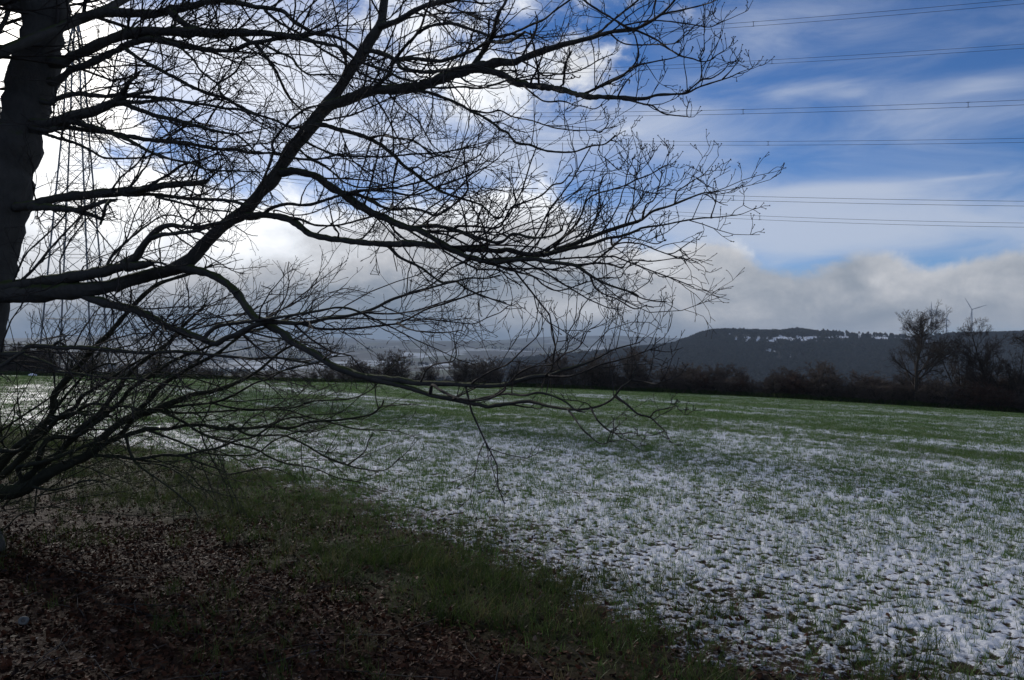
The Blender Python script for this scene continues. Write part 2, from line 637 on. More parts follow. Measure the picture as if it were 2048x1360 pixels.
def hill_open(px, z):
    # quarry ledges and clearings that hold snow below the crest: column, height above the eye, spread
    def sp(cx, y, sx, sy, a):
        return a * np.exp(-((px - cx) / sx) ** 2 - ((z - (HY - y) * 1.13) / (sy * 1.13)) ** 2)
    o = (sp(1470, 664, 40, 4, .6) + sp(1500, 675, 45, 4, .75) + sp(1550, 679, 50, 4, 1.1) + sp(1568, 671, 26, 4, .8) + sp(1605, 676, 40, 4, .8)
            + sp(1650, 672, 60, 3, .8) + sp(1740, 669, 70, 3.5, .9) + sp(1800, 675, 50, 3, 1.1) + sp(1850, 682, 50, 3, .7)
            + sp(1540, 695, 16, 4, .8) + sp(1575, 709, 26, 5, .5) + sp(1545, 700, 10, 3, .6) + sp(1705, 691, 14, 4, .35) + sp(1760, 664, 14, 3, .9)
            + sp(1580, 674, 130, 9, .55) + sp(1790, 672, 90, 6, .5) + sp(1600, 700, 90, 12, .2))
    n = fbm(px * .11 + z * .09, z * .26 - px * .03, 4, 151, .65)
    return o * sstep(n, .40, .56) * 1.3


def build_ground():
    R = np.concatenate([np.geomspace(0.3, 3.3, 14), 1.0 / np.linspace(1 / 3.35, 1 / 152.0, 500)])
    A = np.concatenate([np.radians(np.concatenate([np.linspace(-38, -8, 230), np.linspace(-7.9, 38, 560)])), np.radians(np.linspace(40, 320, 70))])
    x, y, q = polar(R, A)
    r = np.hypot(x, y)
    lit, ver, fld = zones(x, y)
    g = green_cover(x, y)
    near = 1 - sstep(r, 26, 60)
    lm = lumps(x, y)
    leafb = 0.05 * (fbm(x * 3.1, y * 3.1, 4, 107) - 0.5)
    z = ground(x, y) + near * (fld * lm + (1 - fld) * leafb + ver * 0.05)
    beyond = sstep(r - np.interp(np.arctan2(x, y), RB_AZ, RB_R), -0.6, 0.6)
    fl = 0.040 * (fbm(x * 18.0, y * 18.0, 2, 101, 0.5) - 0.5)
    hollow = sstep(fl, -0.0112, 0.0005)
    patch = fbm(x * 0.9, y * 0.9, 3, 113)
    edge = sstep(poly_side(E2, x, y) + 0.5 * (patch - 0.5), -0.3, 2.8)
    snow = 0.26 + 0.46 * hollow + 0.30 * (patch - 0.5)
    snow = snow * (0.42 + 0.58 * edge) + 0.04
    # further off the lumps are too small to model: the cover decides
    farw = sstep(r, 10, 24)
    snow = snow * (1 - farw) + farw * (0.80 - 0.44 * g)
    snow = snow * fld - ver * 0.30 + lit * (-0.30 + 0.62 * sstep(fbm(x * 1.9, y * 1.9, 4, 119), .60, .68))
    snow = snow * (1 - beyond) + beyond * 0.30
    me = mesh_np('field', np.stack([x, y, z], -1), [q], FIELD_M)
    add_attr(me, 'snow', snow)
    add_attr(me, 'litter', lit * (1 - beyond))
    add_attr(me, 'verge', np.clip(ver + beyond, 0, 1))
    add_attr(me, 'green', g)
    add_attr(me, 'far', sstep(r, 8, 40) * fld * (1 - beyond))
    tag(obj('field', me), 'wide field of young green crop under thin melting snow', kind='structure')

    R = np.concatenate([np.geomspace(152.0, 1150, 40), np.linspace(1170, 1600, 25), np.linspace(1605, 2100, 110), np.geomspace(2120, 9500, 55)])
    A = np.concatenate([np.radians(np.linspace(-38, 6, 150)), np.radians(np.linspace(6.08, 38, 400)), np.radians(np.linspace(40, 320, 70))])
    x, y, q = polar(R, A)
    r, az = np.hypot(x, y), np.arctan2(x, y)
    z = ground(x, y)
    bump = sstep(r, 1150, 1400) * (1 - sstep(r, 2600, 3200)) * sstep(az, math.radians(1), math.radians(9))
    z = z + bump * 5.0 * (fbm(x * 0.035, y * 0.035, 3, 131) - 0.5)
    px = CX + F * np.tan(np.clip(az, -1.2, 1.2))
    front = np.cos(az) > 0.3
    pyy = HY - (z - EYE) / np.maximum(y, 1) * F
    hillzone = bump * (r < 2100)
    snow = np.full(x.shape, 0.05)
    def spot(cx, cr, sx, sr, a):
        return a * np.exp(-((px - cx) / sx) ** 2 - ((r - cr) / sr) ** 2)
    sn = hill_open(px, z) * 0.62
    snow = snow + np.where(hillzone > 0.3, sn, 0)
    # snowed fields of the valley floor
    vf = np.where((r > 400) & front, 1.0, 0)
    for c, cr, sx, sr, a in ((870, 2500, 50, 380, .6), (1000, 3200, 60, 200, .6), (1170, 2900, 90, 130, .6), (480, 2700, 120, 300, .45), (1420, 1050, 40, 70, .55), (1010, 4000, 120, 110, .6), (1860, 480, 60, 60, .5), (700, 4100, 150, 90, .35), (1090, 2350, 60, 110, .5)):
        snow = snow + vf * spot(c, cr, sx, sr, a)
    wood = np.clip(hillzone * 1.4 + sstep(r, 5000, 6500) * 0.5 + 0.8 * sstep(az, math.radians(8), math.radians(14)) * (r < 1300) * (r > 600), 0, 1)
    me = mesh_np('valley', np.stack([x, y, z], -1), [q], VALLEY_M)
    add_attr(me, 'snow', snow)
    add_attr(me, 'wood', wood)
    tag(obj('valley', me), 'hazy valley and wooded hill beyond the field with snowy clearings', kind='structure')
    return sn


build_ground()

# ------------------------------------------------------------------ scattering of small stuff
def scatter(name, pts, rot, scl, idx, variants, label, parent=None, kind='stuff'):
    """points that carry small meshes: grass, leaves, far woodland"""
    col = bpy.data.collections.new(name + '_pieces')
    for k, v in enumerate(variants):
        o = bpy.data.objects.new('%s_piece_%02d' % (name, k), v)
        col.objects.link(o)
    me = bpy.data.meshes.new(name)
    me.vertices.add(len(pts))
    me.vertices.foreach_set('co', np.asarray(pts, np.float32).ravel())
    a = me.attributes.new('rot', 'FLOAT_VECTOR', 'POINT')
    a.data.foreach_set('vector', np.asarray(rot, np.float32).ravel())
    a = me.attributes.new('scl', 'FLOAT', 'POINT')
    a.data.foreach_set('value', np.asarray(scl, np.float32))
    a = me.attributes.new('pick', 'INT', 'POINT')
    a.data.foreach_set('value', np.asarray(idx, np.int32))
    o = obj(name, me, parent)
    ng = bpy.data.node_groups.new(name + '_scatter', 'GeometryNodeTree')
    ng.interface.new_socket('Geometry', in_out='INPUT', socket_type='NodeSocketGeometry')
    ng.interface.new_socket('Geometry', in_out='OUTPUT', socket_type='NodeSocketGeometry')
    N = ng.nodes
    gi, go = N.new('NodeGroupInput'), N.new('NodeGroupOutput')
    ip = N.new('GeometryNodeInstanceOnPoints')
    ci = N.new('GeometryNodeCollectionInfo')
    ci.inputs['Collection'].default_value = col
    ci.inputs['Separate Children'].default_value = True
    ci.inputs['Reset Children'].default_value = True
    ip.inputs['Pick Instance'].default_value = True

    def na(nm, typ):
        n = N.new('GeometryNodeInputNamedAttribute')
        n.data_type = typ
        n.inputs['Name'].default_value = nm
        return n.outputs['Attribute']
    L = ng.links
    L.new(gi.outputs[0], ip.inputs['Points'])
    L.new(ci.outputs[0], ip.inputs['Instance'])
    L.new(na('pick', 'INT'), ip.inputs['Instance Index'])
    L.new(na('rot', 'FLOAT_VECTOR'), ip.inputs['Rotation'])
    L.new(na('scl', 'FLOAT'), ip.inputs['Scale'])
    L.new(ip.outputs[0], go.inputs[0])
    md = o.modifiers.new('scatter', 'NODES')
    md.node_group = ng
    tag(o, label, kind=kind)
    return o


def blades(rng, n, hmin, hmax, width, lean, spread, mat, name, seg=3):
    V, Fq, Ft = [], [], []
    for _ in range(n):
        a = rng.uniform(0, 2 * math.pi)
        h = rng.uniform(hmin, hmax)
        ln = rng.uniform(0.1, 1.0) * lean * h
        bx, by = rng.normal(0, spread), rng.normal(0, spread)
        w = width * rng.uniform(0.7, 1.2)
        fx, fy = -math.sin(a), math.cos(a)
        b0 = len(V)
        for k in range(seg):
            t = k / seg
            ww = w * (1 - 0.55 * t)
            cx, cy = bx + math.cos(a) * ln * t ** 2, by + math.sin(a) * ln * t ** 2
            z = h * t * (1 - 0.18 * t * lean) - 0.01
            V.append((cx - fx * ww / 2, cy - fy * ww / 2, z))
            V.append((cx + fx * ww / 2, cy + fy * ww / 2, z))
        V.append((bx + math.cos(a) * ln, by + math.sin(a) * ln, h * (1 - 0.18 * lean)))
        for k in range(seg - 1):
            Fq.append((b0 + 2 * k, b0 + 2 * k + 1, b0 + 2 * k + 3, b0 + 2 * k + 2))
        Ft.append((b0 + 2 * seg - 2, b0 + 2 * seg - 1, b0 + 2 * seg))
    return mesh_np(name, V, [np.array(Fq).reshape(-1, 4), np.array(Ft)], mat)


CROP_M = mat_inst('crop_blade', [(0.0, (0.048, 0.095, 0.020)), (0.5, (0.080, 0.150, 0.034)), (0.85, (0.115, 0.190, 0.048)), (1.0, (0.17, 0.18, 0.07))], 0.55, 0.3, 0.35)
VERGE_M = mat_inst('verge_blade', [(0.0, (0.026, 0.044, 0.012)), (0.5, (0.052, 0.085, 0.020)), (0.85, (0.080, 0.098, 0.030)), (1.0, (0.14, 0.12, 0.06))], 0.75, 0.10, 0.35)
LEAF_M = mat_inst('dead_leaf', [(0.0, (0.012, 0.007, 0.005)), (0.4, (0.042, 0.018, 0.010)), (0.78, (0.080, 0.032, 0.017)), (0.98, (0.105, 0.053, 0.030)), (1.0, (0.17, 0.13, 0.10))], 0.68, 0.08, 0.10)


def sector(rng, n, r0, r1, amax=36.0):
    """random points of the visible wedge, spread evenly over the ground"""
    r = np.sqrt(rng.uniform(r0 * r0, r1 * r1, n))
    a = np.radians(rng.uniform(-amax, amax, n))
    return r * np.sin(a), r * np.cos(a)


def surf(x, y):
    r = np.hypot(x, y)
    lit, ver, fld = zones(x, y)
    near = 1 - sstep(r, 26, 60)
    return ground(x, y) + near * (fld * lumps(x, y) + (1 - fld) * 0.05 * (fbm(x * 3.1, y * 3.1, 4, 107) - 0.5) + ver * 0.05)


def build_grass():
    rng = np.random.default_rng(5)
    var = [blades(rng, n, .035, .085, .0045, .9, .012, CROP_M, 'crop_plant') for n in (3, 4, 5, 6)]
    var += [blades(rng, n, .05, .11, .008, .8, .06, CROP_M, 'crop_clump', 2) for n in (12, 14, 16)]
    var += [blades(rng, n, .06, .12, .018, .8, .16, CROP_M, 'crop_patch', 2) for n in (14, 18)]
    X, Y, S, K = [], [], [], []
    for r0, r1, n, ks, p0, sc in ((3.2, 14, 70000, (0, 1, 2, 3), 0.34, 1.0), (7.5, 44, 150000, (4, 5, 6), 0.20, 0.85), (20, 134, 150000, (7, 8), 0.04, 0.85)):
        x, y = sector(rng, n, r0, r1)
        g = green_cover(x, y)
        lit, ver, fld = zones(x, y)
        rb = np.interp(np.arctan2(x, y), RB_AZ, RB_R)
        clump = sstep(fbm(x * 2.4, y * 2.4, 2, 71), 0.35, 0.7)
        rr = np.hypot(x, y)
        fade = (1 - sstep(rr, 9.5, 14)) if r0 < 5 else sstep(rr, 7.5, 13) * (1 - sstep(rr, 24, 44)) if r0 < 20 else sstep(rr, 20, 42)
        prob = fade * (p0 + g * (0.62 if r0 > 20 else 0.92 if r0 > 5 else 0.75)) * (0.42 + 0.58 * clump) * fld * (np.hypot(x, y) < rb + 0.3)
        k = rng.uniform(0, 1, n) < prob
        x, y = x[k], y[k]
        X.append(x)
        Y.append(y)
        S.append(rng.uniform(0.7, 1.35, len(x)) * sc)
        K.append(rng.choice(ks, len(x)))
    x, y = np.concatenate(X), np.concatenate(Y)
    rot = np.stack([rng.normal(0, .12, len(x)), rng.normal(0, .12, len(x)), rng.uniform(0, 6.28, len(x))], -1)
    scatter('crop_shoots', np.stack([x, y, surf(x, y) - .004], -1), rot, np.concatenate(S), np.concatenate(K), var,
            'thin young green crop shoots poking through the snow on the field')
    # rough grass verge between litter and field
    var = [blades(rng, n, .06, .25, .0045, 1.25, .04, VERGE_M, 'verge_tuft') for n in (16, 20, 24)] + [blades(rng, 12, .05, .13, .005, 1.0, .03, VERGE_M, 'verge_short') for _ in range(2)]
    x, y = sector(rng, 130000, 2.8, 28, 40)
    lit, ver, fld = zones(x, y)
    cl = sstep(fbm(x * 1.1, y * 1.1, 3, 73), 0.36, 0.62)
    pr = ver * (0.25 + 0.75 * cl) * 0.75 + fld * 0.40 * cl * (1 - sstep(poly_side(E2, x, y), -0.3, 2.4))  + lit * 0.10 * (cl > .75) + lit * 0.30 * sstep(np.hypot(x, y), 8.5, 12) * cl
    k = rng.uniform(0, 1, len(x)) < pr
    x, y = x[k], y[k]
    rot = np.stack([rng.normal(0, .18, len(x)), rng.normal(0, .18, len(x)), rng.uniform(0, 6.28, len(x))], -1)
    dst = np.hypot(x, y)
    scatter('verge_grass', np.stack([x, y, surf(x, y) - .01], -1), rot, rng.uniform(.6, 1.25, len(x)) * np.where(dst > 9, .75, 1.0),
            rng.integers(0, 5, len(x)), var, 'rough dark green grass strip between the leaf litter and the snowy field')
    # dead leaves
    var = []
    for k in range(5):
        V, Q = [], []
        cu, cv = rng.uniform(-1, 1.4), rng.uniform(-.6, .8)
        for i in range(5):
            t = i / 4
            w = 0.30 * math.sin(math.pi * min(1, t * 0.92 + 0.06)) ** 0.8
            for j in (-1, 0, 1):
                V.append((t - .5, j * w, cu * (t - .5) ** 2 * 0.8 + cv * (j * w) ** 2 * 3 + rng.normal(0, .03)))
        for i in range(4):
            for j in range(2):
                a = i * 3 + j
                Q.append((a, a + 3, a + 4, a + 1))
        var.append(mesh_np('leaf', V, [np.array(Q)], LEAF_M))
    x1, y1 = sector(rng, 60000, 2.8, 9.5, 40)
    x2, y2 = sector(rng, 90000, 7.5, 20, 40)
    x, y = np.concatenate([x1, x2]), np.concatenate([y1, y2])
    lit, ver, fld = zones(x, y)
    e2 = poly_side(E2, x, y)
    pr = lit * 0.98 + ver * (0.25 + 0.45 * sstep(np.hypot(x, y), 7.0, 9.5)) + fld * 0.22 * (1 - sstep(e2, 0, 2.2)) + 0.006
    k = rng.uniform(0, 1, len(x)) < pr
    x, y = x[k], y[k]
    rot = np.stack([rng.normal(0, .45, len(x)), rng.normal(0, .45, len(x)), rng.uniform(0, 6.28, len(x))], -1)
    scatter('leaf_litter', np.stack([x, y, surf(x, y) + rng.uniform(.002, .02, len(x))], -1), rot, rng.uniform(.018, .052, len(x)),
            rng.integers(0, 5, len(x)), var, 'dark wet brown leaf litter under the trees')

    # fallen sticks
    var = []
    for k in range(4):
        V, Q, b = [], [], 0
        P = np.cumsum(np.stack([np.full(5, .25), rng.normal(0, .035, 5), rng.normal(0, .012, 5)], -1), 0) - np.array([.75, 0, 0])
        for i, q in enumerate(P):
            r_ = .011 * (1 - .14 * i)
            V += [(q[0], q[1] + r_ * math.cos(a), q[2] + r_ * math.sin(a)) for a in (0, 2.1, 4.2)]
        for i in range(4):
            Q += [(i * 3 + j, i * 3 + (j + 1) % 3, i * 3 + 3 + (j + 1) % 3, i * 3 + 3 + j) for j in range(3)]
        var.append(mesh_np('stick', V, [np.array(Q)], TWIG))
    x, y = sector(rng, 1500, 2.8, 14, 40)
    lit, ver, fld = zones(x, y)
    k = rng.uniform(0, 1, len(x)) < lit + .15 * ver
    x, y = x[k], y[k]
    rot = np.stack([rng.normal(0, .1, len(x)), rng.normal(0, .14, len(x)), rng.uniform(0, 6.28, len(x))], -1)
    scatter('fallen_sticks', np.stack([x, y, surf(x, y) + .022], -1), rot, rng.uniform(.12, .55, len(x)), rng.integers(0, 4, len(x)), var,
            'thin fallen sticks lying on the leaf litter')


build_grass()

# ------------------------------------------------------------------ branches
def tubes(P, R, sides, cap=False):
    """P (n,K,3), R (n,K): n tapering tubes"""
    n, K, _ = P.shape
    Tn = np.empty_like(P)
    Tn[:, 1:-1] = P[:, 2:] - P[:, :-2]
    Tn[:, 0] = P[:, 1] - P[:, 0]
    Tn[:, -1] = P[:, -1] - P[:, -2]
    Tn /= np.linalg.norm(Tn, axis=-1, keepdims=True) + 1e-9
    mean = P[:, -1] - P[:, 0]
    ref = np.where(np.abs(mean[:, 2:3]) > 0.7 * np.linalg.norm(mean, axis=-1, keepdims=True), np.array([[1.0, 0.3, 0]]), np.array([[0.1, 0.2, 1.0]]))
    U = np.cross(Tn, ref[:, None, :])
    U /= np.linalg.norm(U, axis=-1, keepdims=True) + 1e-9
    W = np.cross(Tn, U)
    th = np.arange(sides) * 2 * math.pi / sides
    V = P[:, :, None, :] + R[..., None, None] * (np.cos(th)[None, None, :, None] * U[:, :, None, :] + np.sin(th)[None, None, :, None] * W[:, :, None, :])
    i = np.arange(n * K * sides).reshape(n, K, sides)
    j = np.roll(i, -1, axis=2)
    Q = np.stack([i[:, :-1], j[:, :-1], j[:, 1:], i[:, 1:]], -1).reshape(-1, 4)
    Vf = V.reshape(-1, 3)
    Tt = np.zeros((0, 3), np.int32)
    if cap:
        base = len(Vf)
        Vf = np.concatenate([Vf, P[:, -1]])
        c = base + np.arange(n)
        Tt = np.stack([i[:, -1], j[:, -1], np.repeat(c[:, None], sides, 1)], -1).reshape(-1, 3)
    return Vf, Q, Tt


def mesh_tubes(name, sets, mat, smooth=True):
    Vs, Qs, Ts, o = [], [], [], 0
    for P, R, s, cap in sets:
        V, Q, Tt = tubes(np.asarray(P, float), np.asarray(R, float), s, cap)
        Vs.append(V)
        Qs.append(Q + o)
        if len(Tt):
            Ts.append(Tt + o)
        o += len(V)
    return mesh_np(name, np.concatenate(Vs), [np.concatenate(Qs)] + ([np.concatenate(Ts)] if Ts else []), mat, smooth)


def resample(P, R, n):
    P = np.asarray(P, float)
    s = np.concatenate([[0], np.cumsum(np.linalg.norm(np.diff(P, axis=0), axis=1))])
    t = np.linspace(0, s[-1], n)
    return np.stack([np.interp(t, s, P[:, k]) for k in range(P.shape[1])], -1), np.interp(t, s, R)


def catmull(P, sub):
    P = np.asarray(P, float)
    E = np.concatenate([[2 * P[0] - P[1]], P, [2 * P[-1] - P[-2]]])
    out = []
    for k in range(len(P) - 1):
        p0, p1, p2, p3 = E[k], E[k + 1], E[k + 2], E[k + 3]
        for t in np.linspace(0, 1, sub, endpoint=False):
            out.append(0.5 * ((2 * p1) + (-p0 + p2) * t + (2 * p0 - 5 * p1 + 4 * p2 - p3) * t * t + (-p0 + 3 * p1 - 3 * p2 + p3) * t ** 3))
    out.append(P[-1])
    return np.array(out)


STEPS = np.array([0, .22, .46, .68, .86, 1.0])


def children(P, R, rng, per, trange, ang, ratio, lmin, lmax, curl=0.0, jit=0.16, rr=0.55, rmin=.0018, rmax=.05, rtip=.35, K=6, bud=False, bias=None, lens=None):
    """side shoots: P (n,K,3), R (n,K). Returns the same pair for the shoots."""
    n, Kp, _ = P.shape
    L = np.linalg.norm(np.diff(P, axis=1), axis=2).sum(1)
    cnt = per(L) if callable(per) else np.full(n, per, float)
    cnt = np.floor(cnt + rng.uniform(0, 1, n)).astype(int)
    ix = np.repeat(np.arange(n), cnt)
    m = len(ix)
    if m == 0:
        return np.zeros((0, K, 3)), np.zeros((0, K))
    t = rng.uniform(trange[0], trange[1], m)
    f = t * (Kp - 1)
    k0 = np.minimum(f.astype(int), Kp - 2)
    w = (f - k0)[:, None]
    p = P[ix, k0] * (1 - w) + P[ix, k0 + 1] * w
    T = P[ix, k0 + 1] - P[ix, k0]
    T /= np.linalg.norm(T, axis=1, keepdims=True) + 1e-9
    rad = (R[ix, k0] * (1 - w[:, 0]) + R[ix, k0 + 1] * w[:, 0])
    rnd = rng.normal(0, 1, (m, 3))
    if bias is not None:
        rnd = rnd + np.asarray(bias)
    side = rnd - (rnd * T).sum(1, keepdims=True) * T
    side /= np.linalg.norm(side, axis=1, keepdims=True) + 1e-9
    a = np.radians(rng.normal(ang, 11, m))[:, None]
    d = T * np.cos(a) + side * np.sin(a)
    ln = np.clip(L[ix] * ratio * (1.15 - 0.75 * t) * rng.uniform(.55, 1.35, m), lmin, lmax)
    out = np.empty((m, K, 3))
    out[:, 0] = p
    steps = np.linspace(0, 1, K) if K != 6 else STEPS
    if bud:
        steps = np.array([0, .30, .58, .84, .955, 1.0])
    cur = p
    for k in range(1, K):
        d = d + rng.normal(0, jit, (m, 3)) + np.array([0, 0, curl])
        d /= np.linalg.norm(d, axis=1, keepdims=True)
        cur = cur + d * (ln * (steps[k] - steps[k - 1]))[:, None]
        out[:, k] = cur
    r0 = np.clip(rad * rr, rmin, rmax)
    prof = 1 - (1 - rtip) * steps
    if bud:
        prof = np.array([1, .9, .82, .75, 1.55, .25])
    Rr = r0[:, None] * prof[None, :]
    return out, np.maximum(Rr, 0.0006)


OFF = {'A': (0, 0), 'B': (500, 0), 'C': (1000, 0), 'D': (0, 330), 'E': (500, 330), 'F': (1000, 300), 'G': (0, 660), 'H': (500, 640), 'I': (900, 580)}


def parse(s):
    ox = oy = 0
    pts = []
    for tok in s.split():
        if tok in OFF:
            ox, oy = OFF[tok]
        else:
            a, b = tok.split(',')
            pts.append((ox + float(a) / 4, oy + float(b) / 4))
    return np.array(pts)


